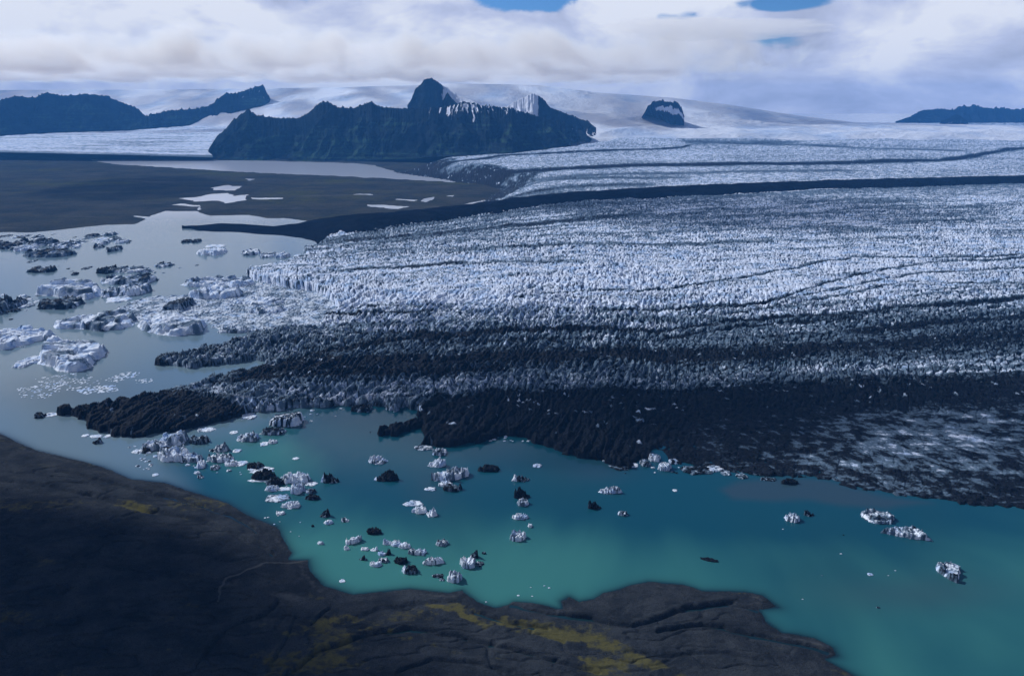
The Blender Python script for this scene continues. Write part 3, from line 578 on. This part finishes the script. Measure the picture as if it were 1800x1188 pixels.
# ------------------------------------------------------------------ icebergs
def iceberg(name, x0, y0, x1, y1, d, style, label, cat='iceberg', group=None, poly=None, hf=None, res=None, skew=0.0, white=0.0):
    sd_ = int(abs(x0) * 131 + y0 * 17 + x1 * 7) % 99991; rg = np.random.RandomState(sd_)
    hp = (y1 - y0) * (hf if hf is not None else {'b': .42, 'p': .62, 'f': .16, 't': .45}[style])
    cxp = (x0 + x1) / 2; gx_, gy_ = ground(cxp, y1); dist = math.hypot(float(gy_), CAMH); dep = math.atan(CAMH / float(gy_))
    ppm = F / (float(gy_) * CP + CAMH * SP); h = hp / (ppm * math.cos(dep)); h = max(h, .5)
    yb = y0 + hp * .9
    if poly: wp = np.array(world(poly)); lo = wp.min(0); hi = wp.max(0)
    else:
        ax, ay = ground(x0, (y1 + yb) / 2); bx_, by_ = ground(x1, (y1 + yb) / 2); tx, ty = ground(cxp, yb)
        lo = np.array([float(ax), float(gy_)]); hi = np.array([float(bx_), float(ty)])
    c0 = (lo + hi) / 2; a, b_ = (hi - lo) / 2; b_ = max(b_, a * .28)
    n = res or int(np.clip((x1 - x0) * 1.5, 18, 200)); n2 = res or int(np.clip(n * b_ / a, 16, 200))
    u, v = np.meshgrid(np.linspace(-1.15, 1.15, n), np.linspace(-1.15, 1.15, n2))
    X = c0[0] + a * u; Y = c0[1] + b_ * v; s = max(min(a, b_) / 5.0, 1.1)
    j = .42 * fbm(u * 1.3 + rg.rand() * 50, v * 1.3, sd_, 4) + .14 * fbm(u * 4 + 3, v * 4, sd_ + 1, 3)
    if poly: e_ = sdf(X, Y, wp) / (min(a, b_) * .8) + .35 * j
    else:
        uu = u + skew * v; pw = 2.4 if style != 'p' else 1.8
        e_ = 1 - (np.abs(uu) ** pw + np.abs(v) ** pw) ** (1 / pw) + j - .03
    ang = rg.rand() * 3.1; ca, sa = math.cos(ang), math.sin(ang); U = X * ca + Y * sa; V = -X * sa + Y * ca
    U = U + s * .8 * fbm(X / s / 3, Y / s / 3, sd_ + 20, 3); V = V + s * .8 * fbm(X / s / 3, Y / s / 3, sd_ + 21, 3)
    k1, k2, ci, t1 = worley(U / (s * 2.0) + 5, V / (s * 3.0), sd_ + 2, .95, True); q1, q2, cj, t2 = worley(U / (s * .9), V / (s * 1.1), sd_ + 4, .95, True)
    fac = 1.0 * t1 + .40 * t2 + .30 * (cj - .5)
    if style == 'b':
        z = (.50 + .62 * ci + .40 * fac) * ss(0, .16, e_) * (.62 + .38 * ss(0, .16, k2 - k1))
    elif style == 'p':
        px_, py_ = rg.uniform(-.35, .35), rg.uniform(-.1, .4); r_ = np.hypot((u - px_) * 1.1, v - py_)
        z = ss(0, .16, e_) * (.12 + .95 * np.clip(.42 + .75 * ((u - px_) * (1 if px_ > 0 else -1) * .8 + (v - py_) * .5) , 0, 1) * np.clip((1.15 - r_ * .8) * 1.6, .2, 1) * (.5 + .7 * ci) + .45 * fac)
    elif style == 'f':
        z = ss(0, .10, e_) * (.45 + .8 * ci * ci + .35 * fac) * (.5 + .5 * ss(0, .18, k2 - k1))
    else:
        z = ss(0, .14, e_) * (.40 + .6 * (u * .5 + .5) * (1 - .3 * v) + .20 * (1 - ((U / s * .7) % 1)) + .18 * fac)
    z = np.maximum(z, .06 * (e_ > 0))
    Z = np.where(e_ > 0, z * h + .05, -1.2)
    Z += ss(0, .3, e_) * h * .10 * fbm(X / s / .7, Y / s / .7, sd_ + 8, 3)
    str_ = fbm(U / s / 1.4, V / s / 5, sd_ + 9, 4)
    deb = d * 1.0 + .6 * str_ * (1 if .1 < d < .9 else .4) + .55 * (ci - .5) * (.35 if d < .07 or d > .9 else 1) + .2 * (cj - .5)
    if style == 't': deb = d + .55 * (((U / s * .7) % 1) < .35) - .2
    if white: deb = np.where(u < -1 + 2 * white, .0, deb)
    if white < 0: deb = np.where(u > 1 + 2 * white, .0, deb)
    keep = e_ > 0
    o = grid_mesh(name, X, Y, Z, keep=keep, attrs={'debris_shade': deb - .04}, mat=M_BERG, origin=(float(c0[0]), float(c0[1]), 0.0))
    tag(o, label, cat, group); return o

GB = 'icebergs adrift in the turquoise lagoon'; GW = 'icebergs in the grey water on the left'
B = [ # x0 y0 x1 y1 debris style label [options]
(474,721,531,751,.45,'t','large grey striped iceberg slab just off the glacier front above the turquoise water'),
(616,709,654,725,.85,'b','black iceberg with a little white on top pressed against the glacier cliff'),
(459,750,501,765,.62,'b','low black and white iceberg below the striped slab'),
(418,758,455,777,.38,'b','mottled white iceberg left of the low black and white one'),
(404,756,418,763,.1,'f','small white floe touching the mottled iceberg on its left'),
(457,776,472,784,.05,'f','small smooth white floe right of the mottled iceberg'),
(471,771,487,780,.3,'b','small white and grey chunk under the low black and white iceberg'),
(409,788,424,796,.1,'f','small white floe at the right end of the pale rubble field'),
(514,803,526,808,.05,'f','tiny white floe alone in open water right of the rubble string'),
(646,796,683,816,.28,'p','white iceberg with a pointed left end and low tail, above the big black peak'),
(658,824,700,847,.93,'p','big black peaked iceberg with a white foot at its left',{'white':.12}),
(563,829,597,850,.86,'p','round black iceberg with a white skirt and one white spot',{'white':.2}),
(729,781,762,792,.5,'f','low grey floe off the tip of the black glacier tongue'),
(761,786,786,801,.42,'b','mottled grey iceberg touching the black glacier margin above the white pyramid'),
(753,801,783,822,.12,'p','white pyramid shaped iceberg below the black glacier margin'),
(763,821,820,846,.3,'b','long ragged white iceberg just below the white pyramid',{'skew':-.5}),
(771,844,795,856,.15,'b','white chunk between the ragged white iceberg and a dark one'),
(778,849,812,864,.82,'b','dark iceberg at the lower end of the ragged white group'),
(840,816,880,830,.92,'b','flat topped black iceberg right of the ragged white group'),
(747,855,767,863,.2,'f','thin white floe left of the dark end of the ragged group'),
(709,879,744,890,.1,'f','upper white chunk of the white chain in mid lagoon'),
(724,888,751,903,.12,'b','middle white iceberg of the white chain in mid lagoon'),
(749,888,768,909,.12,'p','tall white iceberg at the lower right end of the white chain'),
(936,814,953,822,.08,'f','white floe below the black glacier edge, top right of the dark pyramid'),
(901,833,932,847,.75,'p','dark wedge iceberg with a whitish crest, above the black pyramid',{'white':.25}),
(903,855,931,878,.9,'p','black pyramid iceberg above a mottled white one'),
(908,875,929,890,.4,'b','mottled iceberg in front of the black pyramid'),
(899,901,928,913,.2,'b','low white iceberg between the mottled one and the round white one'),
(928,919,936,927,.05,'b','tiny bright white chunk right of and above the round white iceberg'),
(898,931,924,952,.22,'b','round white cracked iceberg standing alone left of centre lagoon'),
(1051,852,1093,868,.28,'p','white wedge iceberg with a long sloping left ramp and dark right end'),
(1033,878,1057,896,.93,'p','round black iceberg below the white ramp iceberg'),
(1086,897,1103,907,.4,'b','small grey iceberg right of the round black one'),
(1182,859,1191,864,.1,'f','tiny pale floe in open water below the right glacier margin'),
(1234,978,1259,988,.95,'f','thin dark waterlogged floe alone in the open lagoon',{'skew':.9}),
(562,893,580,910,.85,'p','dark pointed iceberg above the smooth white disc'),
(570,912,585,922,.0,'b','smooth white disc shaped floe below the dark pointed iceberg'),
(600,906,615,918,.45,'p','small half white half dark iceberg right of the smooth white disc',{'white':-.3}),
(644,926,672,940,.95,'b','jagged low black iceberg right of and below the half white one'),
(610,941,633,957,.12,'b','white wedge iceberg left of the long white trio',{'skew':-.8}),
(604,957,615,967,.05,'p','small white fin just below the white wedge'),
(672,944,690,958,.1,'p','left iceberg of the touching white trio'),
(687,949,705,961,.14,'b','middle iceberg of the touching white trio'),
(701,952,722,964,.08,'b','right iceberg of the touching white trio'),
(717,962,731,975,.5,'b','mottled chunk below the right end of the white trio'),
(728,963,749,976,.25,'b','white and grey iceberg at the lower right of the white trio'),
(634,960,649,968,.06,'b','small white floe below the white wedge, left one of a pair'),
(651,960,664,969,.06,'p','small white pointed floe, right one of a pair below the white trio'),
(664,968,680,977,.05,'b','white ice foot leaning on a black block below the white trio'),
(676,963,688,976,.93,'p','black block on the right side of the white ice foot'),
(631,975,645,985,.85,'p','small dark iceberg at the left edge of the southern cluster'),
(665,978,684,989,.45,'b','small black and white iceberg above the oval white one'),
(651,985,672,996,.05,'b','oval white iceberg at the bottom of the southern cluster'),
(693,977,717,992,.96,'b','square black iceberg in the southern cluster'),
(705,992,735,1009,.82,'b','black iceberg with crumbling white left end, below the square black one',{'white':.28}),
(744,978,780,993,.2,'b','long white iceberg with a dark left tip',{'skew':-.4}),
(766,947,788,960,.42,'b','grey mottled iceberg alone above the long white one'),
(826,964,841,982,.9,'p','dark spire rising from the white base right of the southern cluster'),
(809,976,838,1000,.22,'b','white base of rough ice beneath the dark spire'),
(835,985,851,996,.7,'f','low dark tail right of the white base'),
(847,968,854,974,.8,'b','tiny dark lump beside the spire'),
(787,1003,812,1025,.22,'b','round white iceberg crossed by thin dirt lines, lowest large one'),
(760,1007,780,1016,.8,'f','thin dark floe left of the lowest large white iceberg'),
(772,1015,781,1021,.75,'b','tiny dark lump under the thin dark floe'),
(596,1017,607,1024,.1,'f','small white floe close to the southern shore'),
(558,950,569,957,.1,'b','small white chunk midway between shore and the white wedge'),
(547,922,552,926,.9,'b','tiny dark lump left of the smooth white disc'),
(495,880,529,893,.08,'b','long bright white iceberg below the streaky white rubble'),
(505,891,514,895,.05,'f','sliver of ice under the long bright white iceberg'),
(485,897,500,905,.08,'b','small white iceberg below the long bright one'),
(434,810,463,826,.9,'b','black iceberg at the head of the dark triple stack'),
(437,819,482,832,.12,'f','white ledge of ice between the black icebergs of the triple stack'),
(442,824,486,845,.93,'b','largest black iceberg of the triple stack'),
(468,838,500,854,.8,'b','black iceberg with white patches right of the triple stack'),
(497,828,545,850,.15,'b','big rubble heap of white ice right of the dark stack'),
(511,846,535,869,.12,'b','white block hanging below the big white rubble heap'),
(535,846,558,854,.1,'f','slanting white sliver right of the rubble heap'),
(536,857,555,868,.5,'b','black and white chunk upper one of two below the slanting sliver'),
(537,868,563,879,.88,'b','dark jagged chunk lower one of two below the slanting sliver'),
(466,852,490,864,.12,'b','white chunk below the black iceberg with white patches'),
(487,855,511,863,.1,'f','white floe between two white chunks under the dark stack'),
(466,867,509,883,.3,'f','streaky white ice raft above the long bright iceberg'),
(435,842,470,847,.1,'f','thin white streak of ice along the foot of the largest black iceberg'),
(332,763,369,781,.6,'b','grey domed iceberg on the upper edge of the pale rubble field'),
(283,757,333,783,.15,'b','large white rubble iceberg nearest the black ice tongue'),
(247,772,296,793,.22,'b','pale bluish rubble iceberg at the left of the rubble field'),
(250,785,265,797,.92,'b','black lump at the lower left of the pale rubble field'),
(232,789,250,797,.15,'f','pale floe left of the black lump'),
(278,783,330,812,.16,'b','broad white rubble iceberg in the middle of the rubble field'),
(284,783,300,802,.9,'b','black block set in the middle of the white rubble'),
(320,795,355,813,.3,'b','white and grey iceberg at the lower right of the rubble field'),
(346,808,361,824,.06,'b','small upright white block below the rubble field'),
(367,777,405,795,.5,'p','mottled iceberg with a dark left side right of the rubble field'),
(364,795,409,813,.35,'b','long mottled iceberg beneath the dark sided one'),
(395,807,418,820,.12,'b','white iceberg left of the triple stack'),
(414,808,435,819,.1,'f','white floe touching the head of the triple stack'),
(369,815,386,826,.4,'b','small mottled chunk below the long mottled iceberg'),
(347,832,359,841,.5,'p','small pointed chunk alone near the left shore'),
(268,831,279,837,.05,'f','tiny white floe nearest the left shore'),
(164,767,180,781,.88,'p','small black iceberg south of the black ice tongue'),
(158,763,180,770,.05,'f','white strip of ice behind the small black iceberg'),
(183,763,195,770,.05,'f','white floe right of the small black iceberg'),
(144,762,157,768,.05,'f','white floe left of the small black iceberg'),
(61,723,80,736,.85,'b','dark rock strewn chunk beyond the tip of the black tongue'),
(80,724,101,733,.1,'f','white floe trailing from the tip of the black tongue'),
(347,750,379,759,.15,'f','white floe strip lying against the south side of the black tongue'),
(424,725,450,738,.15,'f','patch of white ice at the foot of the glacier cliff'),
(1380,901,1406,918,.3,'b','oval pale iceberg with a dark underside, left one of a pair on the right'),
(1413,895,1431,908,.8,'p','small dark humped iceberg right of the oval pale one'),
(1517,893,1570,921,.42,'f','broad mottled ice plate near the right glacier margin',{'hf':.22}),
(1545,922,1640,952,.40,'b','long triangular grey and white iceberg, largest on the right side',{'hf':.25,'poly':[(1545,936),(1568,931),(1590,930),(1612,930),(1622,940),(1640,951),(1600,947),(1572,941)]}),
(1645,985,1689,1026,.36,'b','shield shaped mottled iceberg nearest the right edge',{'hf':.2,'poly':[(1645,995),(1660,993),(1688,995),(1687,1015),(1683,1026),(1662,1015),(1648,1006)]}),
(1524,1006,1535,1012,.1,'f','small white floe in the wide water left of the shield shaped iceberg'),
(1072,812,1108,827,.8,'f','dark floe with white rim at the right end of the black margin'),
(1107,812,1122,822,.05,'f','bright white floe beside the dark rimmed one'),
(1125,805,1143,820,.6,'b','mottled block in the notch of the glacier margin'),
(1140,795,1160,812,.3,'b','pale leaning block inside the notch of the glacier margin'),
(1155,810,1180,828,.25,'t','tilted white slab just below the notch in the margin'),
(1176,805,1193,816,.15,'f','white floe right of the tilted slab'),
(1197,817,1254,835,.85,'f','long dark floe lying along the right glacier margin'),
(1239,817,1273,829,.2,'f','white rimmed floe behind the long dark floe'),
(1266,825,1286,836,.6,'f','small mottled floe right of the long dark floe'),
(1293,829,1313,842,.6,'f','small mottled floe left of the flat dark plate'),
(1311,822,1361,836,.9,'f','flat dark plate of ice beside the muddy plume'),
(1335,837,1366,846,.75,'f','thin dark floe above the muddy plume'),
(1371,840,1402,852,.95,'b','black lump of ice above the muddy plume'),
]
for q in B:
    opt = q[7] if len(q) > 7 else {}
    small = (q[2] - q[0]) < 20
    iceberg('ice_floe' if q[5] == 'f' else 'iceberg', *q[:7], cat='ice floe' if q[5] == 'f' else 'iceberg', group=GB, **opt)
BW = [
(66,583,191,656,.12,'b','big cracked white iceberg plateau with a blue front cliff, lone in the left water',{'hf':.2,'poly':[(68,640),(72,622),(80,608),(95,600),(112,598),(125,606),(150,612),(175,612),(191,616),(186,626),(170,634),(162,645),(145,652),(118,656),(100,653),(92,645)]}),
(34,623,68,646,.1,'f','crumbled white ice skirt at the left foot of the big cracked iceberg'),
(-45,570,84,613,.16,'b','long smooth white slab iceberg cut by the left edge of the view',{'hf':.3}),
(94,545,243,585,.4,'b','long dark streaked iceberg below the ice pack, left of the cracked twin',{'hf':.3,'poly':[(94,572),(110,566),(140,562),(170,556),(200,553),(232,554),(242,562),(236,572),(215,579),(180,583),(150,580),(120,578),(97,578)]}),
(240,548,365,591,.2,'b','cracked white iceberg with a black right end on the edge of the ice pack',{'hf':.3,'poly':[(240,574),(252,564),(280,560),(320,560),(350,562),(363,570),(358,582),(340,588),(310,591),(278,588),(250,580)]}),
(61,488,183,528,.14,'b','broad crevassed white iceberg with many blocks in the upper left water',{'hf':.34,'poly':[(62,518),(80,510),(100,503),(130,500),(165,502),(181,510),(180,520),(150,527),(120,524),(85,521)]}),
(68,520,142,545,.68,'b','dark blue iceberg in front of the broad crevassed one',{'hf':.4}),
(176,466,204,482,.85,'b','dark block forming the left end of the upper twin iceberg'),
(198,468,271,480,.42,'b','low grey ridge iceberg right of the dark block'),
(185,480,274,501,.45,'b','dark fronted iceberg with a pale sloping top, under the grey ridge'),
(207,496,259,521,.22,'b','pale wedge iceberg with a striped right face'),
(180,504,211,523,.3,'b','pale iceberg joined to the left of the striped wedge'),
(187,520,231,532,.12,'f','white low floe beneath the striped wedge'),
(52,467,98,480,.75,'b','solitary dark loaf shaped iceberg in the upper left water'),
(351,434,400,449,.05,'b','bright white flat topped iceberg below the moraine spit',{'hf':.45}),
(362,429,397,435,.12,'f','thin pale floe behind the bright flat topped iceberg'),
(320,420,338,427,.85,'b','small dark iceberg left one of two below the spit tip'),
(340,419,353,427,.85,'b','small dark iceberg right one of two below the spit tip'),
(427,437,457,449,.3,'b','white iceberg with a dark front between the spit and the glacier'),
(458,443,486,453,.3,'b','grey white iceberg left one of a touching pair near the glacier'),
(485,442,510,454,.1,'b','bright iceberg right one of a touching pair near the glacier'),
(518,446,531,451,.15,'f','small pale floe nearest the glacier corner'),
(275,460,304,470,.5,'b','blue grey iceberg alone in the open upper water'),
(322,484,450,506,.24,'b','long white iceberg along the upper edge of the ice pack',{'hf':.4}),
(341,498,422,528,.14,'b','white humped iceberg frozen into the top of the ice pack'),
(293,521,338,547,.68,'t','tilted brown grey slab sticking out of the ice pack'),
(421,519,498,538,.12,'f','flat white tabular floe inside the ice pack',{'hf':.35}),
(437,536,498,553,.25,'b','white block with a dark right side inside the ice pack'),
(385,573,440,586,.3,'b','low blue white iceberg on the lower edge of the ice pack'),
(-30,520,11,558,.65,'b','dark blue iceberg cut by the left edge of the view'),
(13,522,38,543,.6,'b','mottled dark iceberg near the left edge'),
(20,541,36,549,.85,'b','small black lump under the mottled dark iceberg'),
(35,523,54,531,.5,'f','small grey floe right of the mottled dark iceberg'),
(38,532,59,542,.3,'f','small pale floe left of the dark blue iceberg'),
(44,437,132,453,.6,'b','long grey low iceberg at the lower edge of the far ice pack',{'hf':.4}),
(31,429,60,442,.1,'b','white iceberg left of the long grey one in the far ice pack'),
(5,425,36,438,.75,'b','dark iceberg at the left end of the far ice pack'),
(-20,422,13,433,.7,'b','dark iceberg cut by the left edge beside the far ice pack'),
(27,416,46,428,.8,'p','dark pointed iceberg in the far ice pack'),
(151,410,172,417,.8,'b','dark block nearest the far shore'),
(183,407,204,415,.45,'b','grey block right of the dark one nearest the far shore'),
(202,420,224,428,.15,'b','white iceberg at the right end of the far ice pack'),
(164,427,183,437,.65,'p','dark humped iceberg in the right half of the far ice pack'),
(191,431,211,443,.6,'b','mottled iceberg at the lower right of the far ice pack'),
(52,418,95,433,.65,'b','dark ridge iceberg in the middle of the far ice pack'),
(95,424,135,437,.35,'b','pale ridge iceberg in the middle of the far ice pack'),
(145,468,160,474,.75,'f','small dark floe left of the upper twin icebergs'),
(50,456,62,462,.6,'f','small dark floe above the loaf shaped iceberg'),
(127,478,137,484,.85,'b','tiny dark lump above the broad crevassed iceberg'),
(0,412,16,418,.7,'f','small dark floe touching the far left shore'),
]
for q in BW:
    opt = q[7] if len(q) > 7 else {}
    iceberg('ice_floe' if q[5] == 'f' else 'iceberg', *q[:7], cat='ice floe' if q[5] == 'f' else 'iceberg', group=GW, **opt)

# countable small chips, each its own object; a cluster shares one label
def chips(n, fn, smin, smax, dlo, dhi, label, group, seed):
    rg = random.Random(seed)
    for i in range(n):
        x, y = fn(rg); w = smin + (smax - smin) * rg.random() ** 2.2; dd = rg.uniform(dlo, dhi)
        iceberg('ice_chunk', x - w / 2, y - w * .26, x + w / 2, y + w * .22, dd, rg.choice('bbf'), label, cat='ice chunk', group=group, res=max(9, int(w * .9)))
chips(60, lambda r: (lambda a, q: (112 + 118 * q * math.cos(a) , 427 + 16 * q * math.sin(a) - 2))(r.uniform(0, 6.28), r.random() ** .6), 5, 20, .05, .75, 'small broken piece of the far ice pack below the far left shore', 'small pieces of the far ice pack', 5)
chips(16, lambda r: (r.uniform(238, 268), r.uniform(803, 829)), 3, 9, .0, .5, 'tiny white chunk in the loose scatter left below the pale rubble field', 'tiny chunks below the pale rubble field', 6)
chips(34, lambda r: (lambda t: (235 + 300 * t + r.gauss(0, 10), 780 + 75 * t + r.gauss(0, 12)))(r.random()), 3, 13, .0, .4, 'small white chunk scattered through the rubble string of the lagoon', 'small chunks in the rubble string', 7)
chips(12, lambda r: (r.uniform(500, 600), r.uniform(716, 742)), 3, 9, .0, .3, 'tiny white chunk right of the striped slab under the glacier front', 'tiny chunks by the striped slab', 8)
chips(10, lambda r: (r.uniform(455, 535), r.uniform(898, 948)), 2.5, 6, .0, .2, 'tiny white speck of ice off the western shore of the lagoon', 'tiny specks off the western shore', 9)
chips(9, lambda r: (r.uniform(1290, 1620), r.uniform(900, 1070)), 3, 7, .0, .9, 'tiny speck of ice in the wide right part of the lagoon', 'tiny specks in the right lagoon', 10)
chips(6, lambda r: (r.uniform(850, 985), r.uniform(1026, 1062)), 3, 6, .0, .1, 'tiny white speck of ice near the southern bay shore', 'tiny specks near the southern bay', 11)
chips(16, lambda r: (r.uniform(1060, 1300), r.uniform(808, 834)), 4, 12, .0, .8, 'small chunk of ice in the crumbled strip along the right glacier margin', 'small chunks along the right glacier margin', 12)
chips(14, lambda r: (r.uniform(40, 350), r.uniform(455, 480)), 3, 8, .3, .9, 'tiny dark chunk drifting in the open upper left water', 'tiny chunks in the upper left water', 13)
chips(12, lambda r: (r.uniform(5, 75), r.uniform(515, 562)), 5, 14, .1, .8, 'small chunk in the loose group by the left edge', 'small chunks by the left edge', 14)
chips(14, lambda r: (r.uniform(860, 980), 762 + (r.random() * 14)), 4, 9, .0, .3, 'small white chunk along the foot of the black glacier margin', 'small chunks under the black margin', 15)

# brash ice packed so densely that it cannot be counted
def brash(name, pts, seed, h, deb0, sc=5.0, cover=1.2, n=(420, 200), edge=14):
    wp = np.array(world(pts)); lo, hi = wp.min(0), wp.max(0)
    X, Y = np.meshgrid(np.linspace(lo[0], hi[0], n[0]), np.linspace(lo[1], hi[1], n[1]))
    d = sdf(X, Y, wp) + edge * fbm(X / 30, Y / 50, seed, 4)
    k1, k2, ci = worley(X / sc, Y / (sc * 1.5), seed + 1); q1, q2, cj = worley(X / (sc * 4.5), Y / (sc * 7), seed + 2)
    on = (d > 0) & (ci < cover)
    z = h * (.25 + .75 * ci ** 2 + .9 * cj ** 3 * ss(0, .3, q2 - q1) + .25 * fbm(X / 9, Y / 9, seed + 4, 3)) * (.4 + .6 * ss(0, .25, k2 - k1))
    Z = np.where(on, z * ss(0, edge * .5, d) + .1, -1)
    dd = deb0 + .30 * fbm(X / 40, Y / 60, seed + 3, 4) + .2 * (ci - .5)
    o = grid_mesh(name, X, Y, Z, keep=on, attrs={'debris_shade': dd}, mat=M_BRASH, origin=(float(lo[0]), float(lo[1]), 0.0)); tag(o, None, None, kind='stuff'); return o
brash('brash_ice', [(200,546),(228,532),(262,522),(325,519),(335,510),(380,505),(440,498),(470,498),(520,509),(560,512),(600,524),(610,540),(600,560),(575,572),(530,578),(480,577),(440,584),(400,584),(372,576),(366,566),(300,570),(245,572),(205,558)], 301, 3.4, .30, n=(640, 300))
for i, (pts, cv) in enumerate([([(182,668),(215,655),(248,653),(245,660),(205,672)], .35), ([(130,685),(160,680),(205,676),(208,686),(150,694)], .55), ([(30,682),(110,668),(120,676),(80,700),(35,700)], .22), ([(235,668),(272,664),(270,672),(236,673)], .3), ([(60,665),(130,655),(180,665),(170,680),(90,690)], .16)]):
    brash('brash_ice', pts, 320 + i, .5, .05, sc=3.2, cover=cv, n=(260, 120), edge=5)

# ------------------------------------------------------------------ haze
bm_me = bpy.data.meshes.new('haze'); x0, x1, y0, y1, z0, z1 = -16000, 17000, -2500, 17500, -8, 905
vv = [(x, y, z) for z in (z0, z1) for y in (y0, y1) for x in (x0, x1)]
bm_me.from_pydata(vv, [], [(0, 2, 3, 1), (4, 5, 7, 6), (0, 1, 5, 4), (2, 6, 7, 3), (0, 4, 6, 2), (1, 3, 7, 5)])
hz = bpy.data.objects.new('haze', bm_me); C.objects.link(hz); tag(hz, None, None, kind='stuff')
m = bpy.data.materials.new('haze'); m.use_nodes = True; t = m.node_tree; t.nodes.clear()
out = t.nodes.new('ShaderNodeOutputMaterial'); pv = t.nodes.new('ShaderNodeVolumePrincipled'); t.links.new(pv.outputs[0], out.inputs['Volume'])
pv.inputs['Density'].default_value = 2.9e-5; pv.inputs['Color'].default_value = (0.10, 0.40, 1.0, 1); pv.inputs['Anisotropy'].default_value = 0.0
bm_me.materials.append(m)

# ------------------------------------------------------------------ unseen clouds added for shade, then the bank over the ice cap
m = bpy.data.materials.new('shade_cloud_vapour'); m.use_nodes = True; t = m.node_tree; t.nodes.clear()
out = t.nodes.new('ShaderNodeOutputMaterial'); pv = t.nodes.new('ShaderNodeVolumeScatter'); t.links.new(pv.outputs[0], out.inputs['Volume'])
pv.inputs['Density'].default_value = 0.0016; pv.inputs['Color'].default_value = (1, 1, 1, 1); pv.inputs['Anisotropy'].default_value = 0.35
m.cycles.homogeneous_volume = True
m2 = m.copy(); m2.node_tree.nodes['Volume Scatter'].inputs['Density'].default_value = 0.0045
import bmesh
def shade_cloud(cx, cy, cz, rx, ry, rz, seed, floor=912, dense=False):
    cz = max(cz, floor + rz)
    bm = bmesh.new(); bmesh.ops.create_icosphere(bm, subdivisions=5, radius=1)
    P = np.array([v.co[:] for v in bm.verts]); 
    def n3(sc, s): return (fbm(P[:, 0] * sc + 9, P[:, 2] * sc * 1.0, s, 3) + fbm(P[:, 1] * sc - 5, P[:, 2] * sc + 3, s + 3, 3) + fbm(P[:, 0] * sc, P[:, 1] * sc, s + 5, 3)) / 1.5
    rr = 1 + .38 * n3(1.7, seed) + .28 * np.abs(n3(4.5, seed + 30)) + .12 * np.abs(n3(11, seed + 60))
    Q = P * rr[:, None] * np.array([rx, ry, rz]) + np.array([0, 0, cz]); Q[:, 2] += max(0, floor - Q[:, 2].min()) 
    for v, q in zip(bm.verts, Q): v.co = q
    me = bpy.data.meshes.new('shade_cloud'); bm.to_mesh(me); bm.free(); me.materials.append(m2 if dense else m)
    o = bpy.data.objects.new('shade_cloud', me); C.objects.link(o); o.location = (cx, cy, 0); tag(o, None, None, kind='stuff')
# unseen broken clouds added above the lagoon and the glacier to throw patches of shade
def over(px, py, z, rx, ry, rz, seed, dense=False):
    x, y = ground(px, py, 0); k = z / math.tan(R(SUN_EL)); shade_cloud(float(x) + k * math.sin(R(SUN_AZ)), float(y) + k * math.cos(R(SUN_AZ)), z, rx, ry, rz, seed, 950, dense)
over(-60, 1200, 1250, 330, 230, 250, 41, True); over(110, 1050, 1250, 170, 110, 220, 42, True); over(-200, 1000, 1250, 300, 120, 200, 48, True); over(1050, 700, 1250, 450, 140, 130, 49); over(1500, 730, 1300, 420, 170, 130, 50)
over(1300, 385, 1500, 900, 500, 170, 43); over(250, 330, 1500, 500, 700, 200, 44); over(1000, 740, 1250, 360, 150, 120, 45); over(1500, 250, 1600, 1500, 700, 150, 46); over(800, 230, 1500, 1200, 500, 200, 47)

# the bank of cloud that lies on the ice cap behind the mountains
me = bpy.data.meshes.new('cloud_bank'); x0, x1, y0, y1, z0, z1 = -19000, 9000, 10300, 21000, 908, 1750
me.from_pydata([(x, y, z) for z in (z0, z1) for y in (y0, y1) for x in (x0, x1)], [], [(0, 2, 3, 1), (4, 5, 7, 6), (0, 1, 5, 4), (2, 6, 7, 3), (0, 4, 6, 2), (1, 3, 7, 5)])
cb = bpy.data.objects.new('cloud_bank', me); C.objects.link(cb); tag(cb, None, None, kind='stuff')
mc = bpy.data.materials.new('cloud_bank'); mc.use_nodes = True; t = mc.node_tree; t.nodes.clear()
out = t.nodes.new('ShaderNodeOutputMaterial'); pv = t.nodes.new('ShaderNodeVolumeScatter'); t.links.new(pv.outputs[0], out.inputs['Volume'])
pv.inputs['Color'].default_value = (.74, .86, 1, 1); pv.inputs['Anisotropy'].default_value = 0.3
p = pos(t, 1, .7, 1.1); na = noise(t, p, 0.0012, 6, .62, .4)
sz = nd(t, 'ShaderNodeSeparateXYZ'); t.links.new(pos(t), sz.inputs[0])
# thins out at its edges
edge = M(t, 'MULTIPLY', mr(t, sz.outputs[2], 912, 1080), mr(t, sz.outputs[2], 1740, 1350))
edge = M(t, 'MULTIPLY', edge, M(t, 'MULTIPLY', mr(t, sz.outputs[0], 8500, 1500), mr(t, sz.outputs[1], 10350, 11600)))
dn = M(t, 'MULTIPLY', mr(t, M(t, 'ADD', na, M(t, 'MULTIPLY', M(t, 'SUBTRACT', edge, 1.0), .25)), .45, .60), 0.0026)
t.links.new(dn, pv.inputs['Density']); mc.cycles.volume_step_rate = 0.12
me.materials.append(mc)
